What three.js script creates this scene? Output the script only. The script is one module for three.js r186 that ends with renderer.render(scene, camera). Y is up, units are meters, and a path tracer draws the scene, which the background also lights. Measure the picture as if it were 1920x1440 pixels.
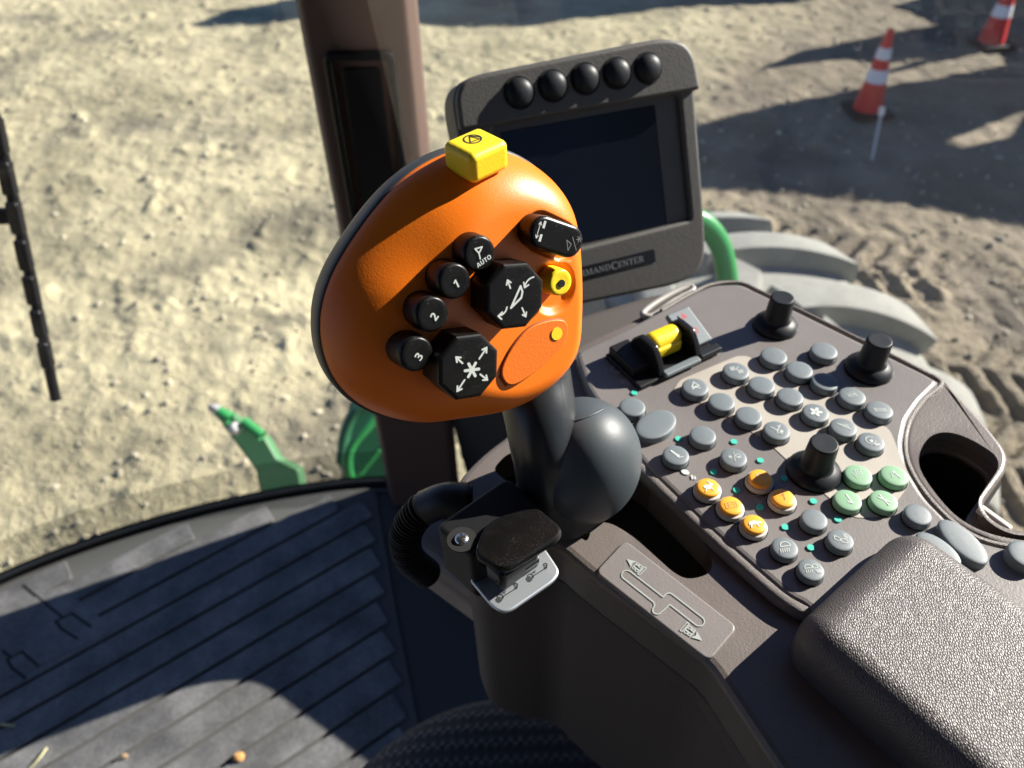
import * as THREE from 'three';
import { RoundedBoxGeometry } from 'three/addons/geometries/RoundedBoxGeometry.js';
import { mergeGeometries, toCreasedNormals } from 'three/addons/utils/BufferGeometryUtils.js';

// ---------- camera, sky, sun, exposure ----------
const V = (x, y, z) => new THREE.Vector3(x, y, z);
const rad = (d) => d * Math.PI / 180;
const scene = new THREE.Scene();
const F = 1450;                                   // focal length in pixels of the 1920 x 1440 photograph
const camera = new THREE.PerspectiveCamera(2 * Math.atan(720 / F) * 180 / Math.PI, 4 / 3, 0.02, 400);
const C = V(0, 3.15, 0), PITCH = rad(44), ROLL = rad(-2.3);
const fw = V(0, -Math.sin(PITCH), -Math.cos(PITCH)), up0 = V(0, Math.cos(PITCH), -Math.sin(PITCH)), r0 = V(1, 0, 0);
const camR = r0.clone().multiplyScalar(Math.cos(ROLL)).addScaledVector(up0, Math.sin(ROLL));
const camU = r0.clone().multiplyScalar(-Math.sin(ROLL)).addScaledVector(up0, Math.cos(ROLL));
camera.position.copy(C); camera.up.copy(camU); camera.lookAt(C.clone().add(fw));
camera.focus = 0.312; camera.userData.fStop = 11;
scene.add(camera);

const SUN = V(Math.sin(rad(68)) * Math.cos(rad(28.6)), Math.sin(rad(28.6)), -Math.cos(rad(68)) * Math.cos(rad(28.6)));
const sun = new THREE.DirectionalLight(new THREE.Color(1, 0.945, 0.855), 4.6);
sun.position.copy(SUN).multiplyScalar(30).add(V(0, 2, -1)); sun.target.position.set(0, 2, -1);
sun.castShadow = true; sun.shadow.mapSize.set(4096, 4096); sun.shadow.radius = 1;
Object.assign(sun.shadow.camera, { left: -9, right: 9, top: 9, bottom: -9, near: 1, far: 60 });
sun.shadow.bias = -0.0004;
scene.add(sun, sun.target);
{ // clear winter sky: deep blue overhead, paler towards the horizon
  const w = 128, h = 64, d = new Float32Array(w * h * 4);
  for (let j = 0; j < h; j++) for (let i = 0; i < w; i++) {
    const el = Math.max(0, ((j + 0.5) / h - 0.5) * Math.PI), k = Math.pow(1 - Math.sin(el), 3.2), o = (j * w + i) * 4;
    d[o] = 0.030 + 0.085 * k; d[o + 1] = 0.062 + 0.095 * k; d[o + 2] = 0.145 + 0.075 * k; d[o + 3] = 1;
  }
  const t = new THREE.DataTexture(d, w, h, THREE.RGBAFormat, THREE.FloatType);
  t.mapping = THREE.EquirectangularReflectionMapping; t.magFilter = THREE.LinearFilter; t.minFilter = THREE.LinearFilter; t.needsUpdate = true;
  scene.background = t; scene.environment = t;
}
const renderer = new THREE.WebGLRenderer({ antialias: true });
renderer.toneMapping = THREE.LinearToneMapping; renderer.toneMappingExposure = 3.25;
renderer.shadowMap.enabled = true; renderer.shadowMap.type = THREE.PCFSoftShadowMap;

// ---------- helpers ----------
const GROUND = 0, FLOOR = 2.07, H = 2.84;          // ground, cab floor and keypad heights in metres
let seed = 7; const rnd = () => { seed = (seed + 0x6D2B79F5) | 0; let t = Math.imul(seed ^ (seed >>> 15), 1 | seed); t = (t + Math.imul(t ^ (t >>> 7), 61 | t)) ^ t; return ((t ^ (t >>> 14)) >>> 0) / 4294967296; };
const ray = (x, y) => camR.clone().multiplyScalar(x - 960).addScaledVector(camU, 720 - y).addScaledVector(fw, F);   // survey ray of a photo point
const at = (x, y, depth) => C.clone().addScaledVector(ray(x, y), depth / F);
const P = (x, y, h) => { const d = ray(x, y); return C.clone().addScaledVector(d, (h - C.y) / d.y); };                 // survey point on a level plane
const onPlane = (x, y, o, n) => { const d = ray(x, y); return C.clone().addScaledVector(d, o.clone().sub(C).dot(n) / d.dot(n)); };
const used = new Set();
const numbered = (n) => { if (!used.has(n)) { used.add(n); return n; } let k = 1; while (used.has(n + '_' + String(k).padStart(3, '0'))) k++; n += '_' + String(k).padStart(3, '0'); used.add(n); return n; };
const tag = (o, label, category, group, kind) => { if (label) o.userData.label = label; if (category) o.userData.category = category; if (group) o.userData.group = group; if (kind) o.userData.kind = kind; return o; };
function thing(name, label, category, pos, x, y, group) {        // a Group at the thing's base; x and y are its own axes
  const g = new THREE.Group(); g.name = numbered(name); scene.add(g); tag(g, label, category, group);
  if (pos) g.position.copy(pos);
  if (x) { const X = x.clone().normalize(), Z = X.clone().cross(y).normalize(), Y = Z.clone().cross(X); g.quaternion.setFromRotationMatrix(new THREE.Matrix4().makeBasis(X, Y, Z)); }
  g.updateMatrixWorld(true); return g;
}
function mesh(name, geo, mat, parent) { const m = new THREE.Mesh(geo, mat); m.name = name; m.castShadow = m.receiveShadow = true; parent.add(m); return m; }
function worldGeo(geo, parent) { parent.updateMatrixWorld(true); return geo.applyMatrix4(parent.matrixWorld.clone().invert()); }   // geometry given in world coordinates
function basisGeo(geo, o, x, y) { const X = x.clone().normalize(), Z = X.clone().cross(y).normalize(), Y = Z.clone().cross(X); return geo.applyMatrix4(new THREE.Matrix4().makeBasis(X, Y, Z).setPosition(o)); }
function boxUV(geo) {                                              // uv in metres from the dominant side of each face
  const g = geo.index ? geo.toNonIndexed() : geo, p = g.attributes.position, uv = new Float32Array(p.count * 2), a = V(), b = V(), c = V();
  for (let i = 0; i < p.count; i += 3) {
    a.fromBufferAttribute(p, i); b.fromBufferAttribute(p, i + 1); c.fromBufferAttribute(p, i + 2);
    const n = b.clone().sub(a).cross(c.clone().sub(a)), ax = Math.abs(n.x), ay = Math.abs(n.y), az = Math.abs(n.z);
    [a, b, c].forEach((q, k) => { const [s, t] = ay >= ax && ay >= az ? [q.x, q.z] : ax >= az ? [q.z, q.y] : [q.x, q.y]; uv[(i + k) * 2] = s; uv[(i + k) * 2 + 1] = t; });
  }
  g.setAttribute('uv', new THREE.BufferAttribute(uv, 2)); return g;
}
function roundPoly(pts, r) {                                       // 2-D shape with every corner rounded
  const s = new THREE.Shape(), n = pts.length;
  for (let i = 0; i < n; i++) {
    const p = pts[(i + n - 1) % n], q = pts[i], t = pts[(i + 1) % n], rr = Array.isArray(r) ? r[i] : r;
    const d1 = Math.hypot(p[0] - q[0], p[1] - q[1]), d2 = Math.hypot(t[0] - q[0], t[1] - q[1]), k1 = Math.min(rr, d1 * 0.49) / d1, k2 = Math.min(rr, d2 * 0.49) / d2;
    const A = [q[0] + (p[0] - q[0]) * k1, q[1] + (p[1] - q[1]) * k1], B = [q[0] + (t[0] - q[0]) * k2, q[1] + (t[1] - q[1]) * k2];
    i ? s.lineTo(...A) : s.moveTo(...A); s.quadraticCurveTo(q[0], q[1], ...B);
  }
  s.closePath(); return s;
}
const flat = (v) => [v.x, -v.z];
function slab(shape, yTop, yBot, bevel = 0.0015, seg = 3) {         // level slab from a shape drawn in (x, -z)
  const b = Math.min(bevel, (yTop - yBot) * 0.45), g = new THREE.ExtrudeGeometry(shape, { depth: yTop - yBot - 2 * b, bevelEnabled: b > 0, bevelThickness: b, bevelSize: b, bevelOffset: -b, bevelSegments: seg, curveSegments: 8 });
  g.translate(0, 0, yBot + b); g.rotateX(-Math.PI / 2); return boxUV(g);
}
function plate(shape, z0, z1, bevel = 0.001, seg = 3) {             // slab in the local x-y plane
  const b = Math.min(bevel, (z1 - z0) * 0.45), g = new THREE.ExtrudeGeometry(shape, { depth: z1 - z0 - 2 * b, bevelEnabled: b > 0, bevelThickness: b, bevelSize: b, bevelOffset: -b, bevelSegments: seg, curveSegments: 8 });
  g.translate(0, 0, z0 + b); return boxUV(g);
}
const tube = (pts, r, seg = 40, rs = 12, closed = false) => new THREE.TubeGeometry(new THREE.CatmullRomCurve3(pts, closed), seg, r, rs, closed);
const stadium = (l, r) => { const s = new THREE.Shape(); s.absarc(l, 0, r, -Math.PI / 2, Math.PI / 2); s.absarc(-l, 0, r, Math.PI / 2, Math.PI * 1.5); s.closePath(); return s; };

// ---------- textures ----------
function lattice(n) { const a = new Float32Array(n * n); for (let i = 0; i < a.length; i++) a[i] = rnd(); return a; }
function vnoise(size, cells, oct = 1) {                            // tileable value noise
  const out = new Float32Array(size * size); let amp = 1, tot = 0;
  for (let o = 0; o < oct; o++) {
    const n = cells << o, L = lattice(n);
    for (let j = 0; j < size; j++) for (let i = 0; i < size; i++) {
      const x = i / size * n, y = j / size * n, xi = Math.floor(x), yi = Math.floor(y); let fx = x - xi, fy = y - yi; fx = fx * fx * (3 - 2 * fx); fy = fy * fy * (3 - 2 * fy);
      const x1 = (xi + 1) % n, y1 = (yi + 1) % n;
      out[j * size + i] += amp * ((L[yi * n + xi] * (1 - fx) + L[yi * n + x1] * fx) * (1 - fy) + (L[y1 * n + xi] * (1 - fx) + L[y1 * n + x1] * fx) * fy);
    }
    tot += amp; amp *= 0.55;
  }
  for (let i = 0; i < out.length; i++) out[i] /= tot; return out;
}
function tex(size, fn, metres, srgb) {
  const d = new Uint8Array(size * size * 4);
  for (let i = 0; i < size * size; i++) { const c = fn(i); for (let k = 0; k < 3; k++) d[i * 4 + k] = Math.max(0, Math.min(255, Math.round((Array.isArray(c) ? c[k] : c) * 255))); d[i * 4 + 3] = 255; }
  const t = new THREE.DataTexture(d, size, size); t.magFilter = THREE.LinearFilter; t.minFilter = THREE.LinearMipmapLinearFilter; t.generateMipmaps = true; t.wrapS = t.wrapT = THREE.RepeatWrapping; t.repeat.set(1 / metres, 1 / metres); t.needsUpdate = true;
  if (srgb) t.colorSpace = THREE.SRGBColorSpace; return t;
}
const nFine = vnoise(256, 64, 2), nMid = vnoise(256, 16, 4), nBig = vnoise(256, 5, 6);
const texStipple = tex(256, (i) => nFine[i], 0.036);
const texSkin = tex(256, (i) => nFine[i], 0.022);
const texGrain = tex(256, (i) => nFine[i] * 0.7 + nMid[i] * 0.3, 0.045);
const texRough = tex(256, (i) => 0.72 + 0.5 * (nBig[i] - 0.5), 0.16);
const texMottle = tex(256, (i) => 0.85 + 0.35 * (nBig[i] - 0.5), 0.22);
function cells(size, n, jitter, seedOff) {                          // tileable cell pattern: distance to the nearest border
  const px = new Float32Array(n * n), py = new Float32Array(n * n), out = new Float32Array(size * size);
  for (let i = 0; i < n * n; i++) { px[i] = (i % n + 0.5 + (rnd() - 0.5) * jitter) / n; py[i] = (Math.floor(i / n) + 0.5 + (rnd() - 0.5) * jitter) / n; }
  for (let j = 0; j < size; j++) for (let i = 0; i < size; i++) {
    const x = (i + 0.5) / size, y = (j + 0.5) / size, cx = Math.floor(x * n), cy = Math.floor(y * n); let d1 = 9, d2 = 9;
    for (let b = -2; b <= 2; b++) for (let a = -2; a <= 2; a++) { const k = ((cy + b + n) % n) * n + (cx + a + n) % n; let dx = Math.abs(x - px[k]), dy = Math.abs(y - py[k]); dx = Math.min(dx, 1 - dx); dy = Math.min(dy, 1 - dy); const d = Math.hypot(dx, dy); if (d < d1) { d2 = d1; d1 = d; } else if (d < d2) d2 = d; }
    out[j * size + i] = Math.min(1, (d2 - d1) * n * 1.5);
  }
  return out;
}
const cellA = cells(512, 44, 0.95);
const n512 = vnoise(512, 90, 2);
const texLeather = tex(512, (i) => Math.pow(cellA[i], 0.5) * 0.75 + 0.25 * n512[i], 0.05);
const hashSpeck = new Uint8Array(65536); for (let k = 0; k < 60; k++) hashSpeck[Math.floor(rnd() * 65536)] = 1;
texLeather.repeat.set(1 / 0.040, 1 / 0.058); texLeather.rotation = 0.7;
// dusty black plastic: fine pale specks on near black
const specks = new Float32Array(512 * 512);
for (let k = 0; k < 2600; k++) { const x = Math.floor(rnd() * 512), y = Math.floor(rnd() * 512), a = rnd(); specks[y * 512 + x] = a; if (rnd() < 0.3) specks[y * 512 + (x + 1) % 512] = a * 0.7; }
const n512b = vnoise(512, 6, 5);
const texDusty = tex(512, (i) => { const v = 0.018 + 0.055 * n512b[i] + specks[i] * Math.max(0, n512b[i] - 0.36) * 2.8; return [v, v * 0.99, v * 0.97]; }, 0.05, true);
const texDustyMat = tex(512, (i) => { const v = 0.24 + 0.26 * (n512b[i] - 0.3) + 0.10 * n512[i] + specks[i] * 0.12; return [v, v * 1.0, v * 1.0]; }, 0.30, true);

// ---------- materials ----------
const lin = (r, g, b) => new THREE.Color().setRGB(r, g, b);
const std = (o) => new THREE.MeshStandardMaterial(o);
const M = {
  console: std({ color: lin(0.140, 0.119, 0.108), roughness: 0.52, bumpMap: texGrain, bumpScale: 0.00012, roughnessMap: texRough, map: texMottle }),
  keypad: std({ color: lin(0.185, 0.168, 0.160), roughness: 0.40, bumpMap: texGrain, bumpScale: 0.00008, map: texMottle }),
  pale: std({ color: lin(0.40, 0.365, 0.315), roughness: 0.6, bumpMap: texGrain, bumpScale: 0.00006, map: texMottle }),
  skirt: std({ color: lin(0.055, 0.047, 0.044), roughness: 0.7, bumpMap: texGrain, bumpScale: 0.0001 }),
  button: std({ color: lin(0.130, 0.155, 0.168), roughness: 0.5, bumpMap: texStipple, bumpScale: 0.00002 }),
  buttonOrange: std({ color: lin(0.80, 0.36, 0.025), roughness: 0.45 }),
  buttonRim: std({ color: lin(0.45, 0.42, 0.38), roughness: 0.5 }),
  buttonGreen: std({ color: lin(0.20, 0.36, 0.22), roughness: 0.5 }),
  blackGloss: new THREE.MeshPhysicalMaterial({ specularIntensity: 0.5, color: lin(0.012, 0.012, 0.013), roughness: 0.22 }),
  black: new THREE.MeshPhysicalMaterial({ specularIntensity: 0.5, color: lin(0.009, 0.009, 0.010), roughness: 0.5, bumpMap: texStipple, bumpScale: 0.00003 }),
  knob: new THREE.MeshPhysicalMaterial({ specularIntensity: 0.5, color: lin(0.012, 0.014, 0.017), roughness: 0.45 }),
  dusty: new THREE.MeshPhysicalMaterial({ specularIntensity: 0.5, color: lin(1, 1, 1), map: texDusty, roughness: 0.36, bumpMap: texStipple, bumpScale: 0.00002 }),
  deep: std({ color: lin(0.006, 0.006, 0.006), roughness: 0.9 }),
  orange: std({ color: lin(0.80, 0.172, 0.005), roughness: 0.52, bumpMap: texSkin, bumpScale: 0.00004, roughnessMap: texRough }),
  orangePad: std({ color: lin(0.72, 0.150, 0.005), roughness: 0.5, bumpMap: texStipple, bumpScale: 0.00008 }),
  seam: std({ color: lin(0.20, 0.035, 0.003), roughness: 0.6 }),
  yellow: std({ color: lin(0.80, 0.58, 0.012), roughness: 0.42, bumpMap: texStipple, bumpScale: 0.00005 }),
  rubber: std({ color: lin(0.018, 0.021, 0.024), roughness: 0.46, bumpMap: texStipple, bumpScale: 0.00002, roughnessMap: texRough }),
  shellGrey: std({ color: lin(0.040, 0.044, 0.046), roughness: 0.5, bumpMap: texStipple, bumpScale: 0.00003 }),
  boot: std({ color: lin(0.044, 0.055, 0.063), roughness: 0.50, bumpMap: texStipple, bumpScale: 0.00002 }),
  mat: std({ color: lin(1, 1, 1), map: texDustyMat, roughness: 0.62, bumpMap: texGrain, bumpScale: 0.0002 }),
  groove: std({ color: lin(0.075, 0.077, 0.074), roughness: 0.9 }),
  metal: std({ color: lin(0.55, 0.56, 0.57), metalness: 1, roughness: 0.35, roughnessMap: texRough }),
  zinc: std({ color: lin(0.58, 0.62, 0.66), metalness: 0.85, roughness: 0.42, bumpMap: texMottle, bumpScale: 0.0001 }),
  bezel: std({ color: lin(0.062, 0.059, 0.054), roughness: 0.55, bumpMap: texGrain, bumpScale: 0.00018 }),
  screen: new THREE.MeshPhysicalMaterial({ color: lin(0.003, 0.004, 0.007), roughness: 0.2, specularIntensity: 0.45 }),
  bezelLight: std({ color: lin(0.30, 0.28, 0.26), roughness: 0.4 }),
  pillar: std({ color: lin(0.085, 0.050, 0.037), roughness: 0.75, bumpMap: texGrain, bumpScale: 0.0001 }),
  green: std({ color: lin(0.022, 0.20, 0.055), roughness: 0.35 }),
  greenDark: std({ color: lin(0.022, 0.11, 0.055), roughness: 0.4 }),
  leather: std({ color: lin(0.085, 0.076, 0.074), roughness: 0.44, bumpMap: texLeather, bumpScale: 0.00026 }),
  teal: std({ color: lin(0.03, 0.45, 0.34), roughness: 0.6 }),
  trim: std({ color: lin(0.035, 0.033, 0.032), roughness: 0.7 }),
  glass: new THREE.MeshPhysicalMaterial({ color: lin(1, 1, 1), transmission: 1, thickness: 0, roughness: 0, ior: 1.5 }),
};

// ---------- printed marks: one sheet of small drawings ----------
const SHEET = 2048, CELL = 128, sheet = document.createElement('canvas'); sheet.width = sheet.height = SHEET;
const ctx = sheet.getContext('2d'); let cellNo = 0;
const printMap = new THREE.CanvasTexture(sheet); printMap.colorSpace = THREE.SRGBColorSpace;
const printMat = std({ map: printMap, transparent: true, roughness: 0.55, color: lin(0.62, 0.64, 0.64) });
function mark(draw, wide = 1) {                                     // draws into the next free cell(s), returns uv rectangle; 100 x 100 units a cell
  if (cellNo % 16 + wide > 16) cellNo += 16 - cellNo % 16;
  const cx = (cellNo % 16) * CELL, cy = Math.floor(cellNo / 16) * CELL; cellNo += wide;
  ctx.save(); ctx.beginPath(); ctx.rect(cx, cy, CELL * wide, CELL); ctx.clip(); ctx.translate(cx, cy); ctx.scale(CELL / 100, CELL / 100);
  ctx.strokeStyle = ctx.fillStyle = '#e6ebe6'; ctx.lineWidth = 5; ctx.lineCap = 'round'; ctx.lineJoin = 'round'; draw(ctx); ctx.restore();
  return [cx / SHEET, 1 - (cy + CELL) / SHEET, (cx + CELL * wide) / SHEET, 1 - cy / SHEET];
}
function printGeo(uv, w, h) { const g = new THREE.PlaneGeometry(w, h), a = g.attributes.uv; for (let i = 0; i < 4; i++) a.setXY(i, a.getX(i) ? uv[2] : uv[0], a.getY(i) ? uv[3] : uv[1]); return g; }
const line = (c, ...p) => { c.beginPath(); c.moveTo(p[0], p[1]); for (let i = 2; i < p.length; i += 2) c.lineTo(p[i], p[i + 1]); c.stroke(); };
const arrow = (c, x, y, X, Y, s = 10) => { line(c, x, y, X, Y); const a = Math.atan2(Y - y, X - x); line(c, X - s * Math.cos(a - 0.6), Y - s * Math.sin(a - 0.6), X, Y, X - s * Math.cos(a + 0.6), Y - s * Math.sin(a + 0.6)); };
const arc = (c, x, y, r, a = 0, b = 7) => { c.beginPath(); c.arc(x, y, r, a, Math.min(b, a + Math.PI * 2)); c.stroke(); };
const dot = (c, x, y, r) => { c.beginPath(); c.arc(x, y, r, 0, 7); c.fill(); };

// ================= GROUND =================
{
  const hash = (x, z) => { const s = Math.sin(x * 127.1 + z * 311.7) * 43758.5453; return s - Math.floor(s); };
  const ns = (x, z) => { const xi = Math.floor(x), zi = Math.floor(z); let a = x - xi, b = z - zi; a = a * a * (3 - 2 * a); b = b * b * (3 - 2 * b); return (hash(xi, zi) * (1 - a) + hash(xi + 1, zi) * a) * (1 - b) + (hash(xi, zi + 1) * (1 - a) + hash(xi + 1, zi + 1) * a) * b; };
  const fbm = (x, z, o) => { let s = 0, a = 0.5; for (let i = 0; i < o; i++) { s += a * ns(x, z); x = x * 2.03 + 17; z = z * 2.03 + 5; a *= 0.5; } return s; };
  // wheel tracks: [point, heading, half width, bar pitch, depth]
  const tracks = [[[2.6, -3.3], -66, 0.34, 0.16, 0.045], [[3.2, -2.2], -62, 0.34, 0.17, 0.04], [[-1.5, -1.7], -50, 0.26, 0.2, 0.05], [[1.2, -5.2], -74, 0.3, 0.2, 0.012], [[0.9, -6.4], -78, 0.28, 0.2, 0.010], [[2.2, -4.4], -70, 0.3, 0.18, 0.045], [[3.4, -3.9], -68, 0.34, 0.19, 0.045]];
  const T = tracks.map(([p, a, w, q, d]) => ({ p, d: [Math.sin(rad(a)), -Math.cos(rad(a))], w, q, h: d }));
  const relief = (x, z) => {
    let y = 0.10 * (fbm(x * 0.5, z * 0.5, 2) - 0.4) + 0.042 * (fbm(x * 2.1 + 9, z * 2.1, 5) - 0.5) + 0.036 * (fbm(x * 11, z * 11, 4) - 0.45), trk = 0;
    const clod = fbm(x * 5 + 40, z * 5 + 3, 3); y += Math.max(0, clod - 0.56) * 0.16;
    for (const t of T) {
      const dx = x - t.p[0], dz = z - t.p[1], s = dx * t.d[0] + dz * t.d[1], e = -dx * t.d[1] + dz * t.d[0] + 0.05 * Math.sin(s * 1.3), k = Math.abs(e) / t.w;
      if (k < 1.25) {
        const fade = k < 1 ? 1 : (1.25 - k) / 0.25, ph = ((s + 0.05 * (fbm(x * 2.3, z * 2.3, 2) - 0.4) + (e > 0 ? 0.5 * e : -0.5 * e + t.q * 0.5)) / t.q) % 1, bar = Math.abs(((ph + 1) % 1) - 0.5) < 0.2 ? 1 : 0;
        const wear = Math.max(0.12, Math.min(1, (x - 0.1) / 1.1)) * Math.min(1, Math.max(0, fbm(x * 1.1 + 3, z * 1.1, 2) * 2.4 - 0.35));
        y += t.h * fade * wear * (Math.abs(e) > 0.03 ? (bar ? -1 : 0.3) : 0.4); trk = Math.max(trk, fade * wear);
      }
    }
    return [y, trk];
  };
  const x0 = -8.5, x1 = 9.5, z0 = -0.6, z1 = -12.6, nx = 760, nz = 560, pos = [], col = [], uv = [], idx = [];
  const c = new THREE.Color();
  for (let j = 0; j <= nz; j++) for (let i = 0; i <= nx; i++) {
    const v = j / nz, x = x0 + (x1 - x0) * i / nx, z = z0 + (z1 - z0) * Math.pow(v, 1.35), [y, trk] = relief(x, z);
    const edge = Math.min(i, nx - i, j, nz - j) < 2;
    pos.push(x, edge ? -0.2 : y, z); uv.push(x, z);
    const a = fbm(x * 0.8 + 7, z * 0.8, 4), b = fbm(x * 3.1, z * 3.1 + 8, 4), wet = Math.max(0, fbm(x * 1.3 + 30, z * 1.3 + 12, 4) - 0.53) * 3.6, gr = hash(Math.floor(x * 60), Math.floor(z * 60));
    const k = (0.73 + 0.55 * (a - 0.45) + 0.70 * (b - 0.45) + 0.16 * (gr - 0.5) + 0.06 * trk) * (1 - Math.min(0.45, wet * 0.75));
    const mud = Math.max(0, Math.min(1, (x * 0.75 + z * 0.35 + 1.7 + 2.2 * (a - 0.45)) / 1.3)); c.setRGB((0.430 - 0.205 * mud) * k, (0.385 - 0.197 * mud) * k, (0.238 - 0.110 * mud) * k * (1 + 0.12 * Math.min(1, wet)));
    col.push(c.r, c.g, c.b);
  }
  for (let j = 0; j < nz; j++) for (let i = 0; i < nx; i++) { const a = j * (nx + 1) + i; idx.push(a, a + 1, a + nx + 1, a + 1, a + nx + 2, a + nx + 1); }
  const g = new THREE.BufferGeometry(); g.setAttribute('position', new THREE.Float32BufferAttribute(pos, 3)); g.setAttribute('color', new THREE.Float32BufferAttribute(col, 3)); g.setAttribute('uv', new THREE.Float32BufferAttribute(uv, 2)); g.setIndex(idx); g.computeVertexNormals();
  const texGravel = tex(256, (i) => nFine[i] * 0.6 + nMid[i] * 0.4, 0.55);
  const gm = std({ vertexColors: true, roughness: 0.95, bumpMap: texGravel, bumpScale: 0.02 });
  { const ng = 5200, im = new THREE.InstancedMesh(new THREE.IcosahedronGeometry(1, 1), std({ roughness: 0.95 }), ng), m4 = new THREE.Matrix4(), q = new THREE.Quaternion(), e = new THREE.Euler();
    for (let i = 0; i < ng; i++) { const z = -0.9 - 9 * Math.pow(rnd(), 1.2), x = (rnd() - 0.47) * (2.6 - z * 1.35), r = 0.004 + 0.022 * Math.pow(rnd(), 4), [y] = relief(x, z), k = 0.7 + 0.6 * rnd(); e.set(rnd() * 6, rnd() * 6, rnd() * 6); q.setFromEuler(e); m4.compose(V(x, y + r * 0.15, z), q, V(r * (0.8 + rnd() * 0.6), r * 0.7, r)); im.setMatrixAt(i, m4); im.setColorAt(i, c.setRGB(0.33 * k, 0.30 * k, 0.22 * k)); }
    im.name = 'gravel'; im.castShadow = im.receiveShadow = true; scene.add(im); tag(im, 'loose gravel and clods scattered over the dirt', 'gravel', null, 'stuff'); }
  const far = new THREE.RingGeometry(0.01, 300, 48, 1); far.rotateX(-Math.PI / 2); far.translate(0, -0.16, 0); boxUV(far);
  const ground = mesh('ground', g, gm, scene); ground.userData.kind = 'structure';
  const fm = mesh('ground_beyond', boxUV(far), std({ color: lin(0.30, 0.255, 0.175), roughness: 0.95, bumpMap: texGravel, bumpScale: 0.02 }), scene); fm.userData.kind = 'structure';
}

// ================= CAB =================
const WN0 = V(Math.sin(rad(35)), 0, -Math.cos(rad(35))), WD = V(Math.cos(rad(35)), 0, Math.sin(rad(35))), TILT = rad(7.5), WOFF = 0.535;
const WN = WN0.clone().multiplyScalar(Math.cos(TILT)).addScaledVector(V(0, 1, 0), Math.sin(TILT));
const win = (s, y) => { const n = (WOFF - (y - C.y) * Math.sin(TILT)) / Math.cos(TILT); return V(0, y, 0).addScaledVector(WN0, n).addScaledVector(WD, s); };   // point on the side window: along it, height
const WS = new THREE.CatmullRomCurve3([V(-1.25, FLOOR, -0.30), V(-1.06, FLOOR, -0.54), V(-0.85, FLOOR, -0.712), V(-0.617, FLOOR, -0.818), V(-0.387, FLOOR, -0.874), V(-0.236, FLOOR, -0.885), V(-0.12, FLOOR, -0.86)]);
const ws = (t, y) => { const p = WS.getPoint(t); const lean = (y - FLOOR) * 0.03; return V(p.x - lean * 0.3, y, p.z - lean); };
{
  // floor plate under the mat
  const pts = []; for (let i = 0; i <= 24; i++) pts.push(WS.getPoint(i / 24));
  pts.push(win(-0.55, FLOOR), win(0.9, FLOOR), V(0.2, FLOOR, 1.1), V(-1.1, FLOOR, 0.9));
  const fl = mesh('cab_floor', slab(new THREE.Shape(pts.map((p) => new THREE.Vector2(p.x, -p.z))), FLOOR - 0.008, FLOOR - 0.07, 0.002, 1), M.trim, scene); fl.userData.kind = 'structure';
  // ceiling
  const rp = [V(-1.35, 0, -0.35), V(-0.62, 0, -0.98), V(-0.1, 0, -0.95), V(1.0, 0, 0.1), V(0.25, 0, 1.15), V(-1.1, 0, 0.95)];
  const rf = mesh('cab_roof', slab(new THREE.Shape(rp.map((p) => new THREE.Vector2(p.x, -p.z))), FLOOR + 1.82, FLOOR + 1.62, 0.03, 3), M.trim, scene); rf.userData.kind = 'structure';
}
function sheetGeo(fn, nu, nv) { const p = [], uv = [], ix = []; for (let j = 0; j <= nv; j++) for (let i = 0; i <= nu; i++) { const q = fn(i / nu, j / nv); p.push(q.x, q.y, q.z); uv.push(i / nu, j / nv); } for (let j = 0; j < nv; j++) for (let i = 0; i < nu; i++) { const a = j * (nu + 1) + i; ix.push(a, a + 1, a + nu + 1, a + 1, a + nu + 2, a + nu + 1); } const g = new THREE.BufferGeometry(); g.setAttribute('position', new THREE.Float32BufferAttribute(p, 3)); g.setAttribute('uv', new THREE.Float32BufferAttribute(uv, 2)); g.setIndex(ix); g.computeVertexNormals(); return g; }
{ // windscreen
  const t = thing('windscreen', 'curved front windscreen left of the brown post with a dotted black lower border', 'windscreen');
  mesh('pane', sheetGeo((u, v) => ws(u, FLOOR + 0.005 + v * 1.6), 40, 1), M.glass, t);
  const n = 32, d = new Uint8Array(n * n * 4);
  for (let j = 0; j < n; j++) for (let i = 0; i < n; i++) { const x = (i + 0.5) / n - 0.5, y = (j + 0.5) / n - 0.5; const a = Math.max(0, Math.min(1, (0.34 - Math.hypot(x, y)) * 14 + 0.5)), o = (j * n + i) * 4; d[o] = d[o + 1] = d[o + 2] = a * 255; d[o + 3] = 255; }
  const L = WS.getLength();
  const dotT = new THREE.DataTexture(d, n, n); dotT.wrapS = dotT.wrapT = THREE.RepeatWrapping; dotT.magFilter = THREE.LinearFilter; dotT.repeat.set(Math.round(L / 0.0036), 18); dotT.needsUpdate = true;
  const fd = mesh('dotted_border', sheetGeo((u, v) => ws(u, FLOOR + 0.012 + v * 0.064).add(V(0, 0, 0.0015)), 60, 1), std({ color: lin(0.012, 0.012, 0.014), alphaMap: dotT, transparent: true, roughness: 0.6 }), t); tag(fd, null, null, null, 'stuff');
  mesh('black_border', sheetGeo((u, v) => ws(u, FLOOR - 0.01 + v * 0.022).add(V(0, 0, 0.002)), 60, 1), M.black, t);
  const sp = []; for (let i = 0; i <= 20; i++) sp.push(ws(i / 20, FLOOR + 0.004).add(V(0.002, 0, 0.006)));
  mesh('seal', tube(sp, 0.005, 80, 10), M.rubber, t);
}
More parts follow.
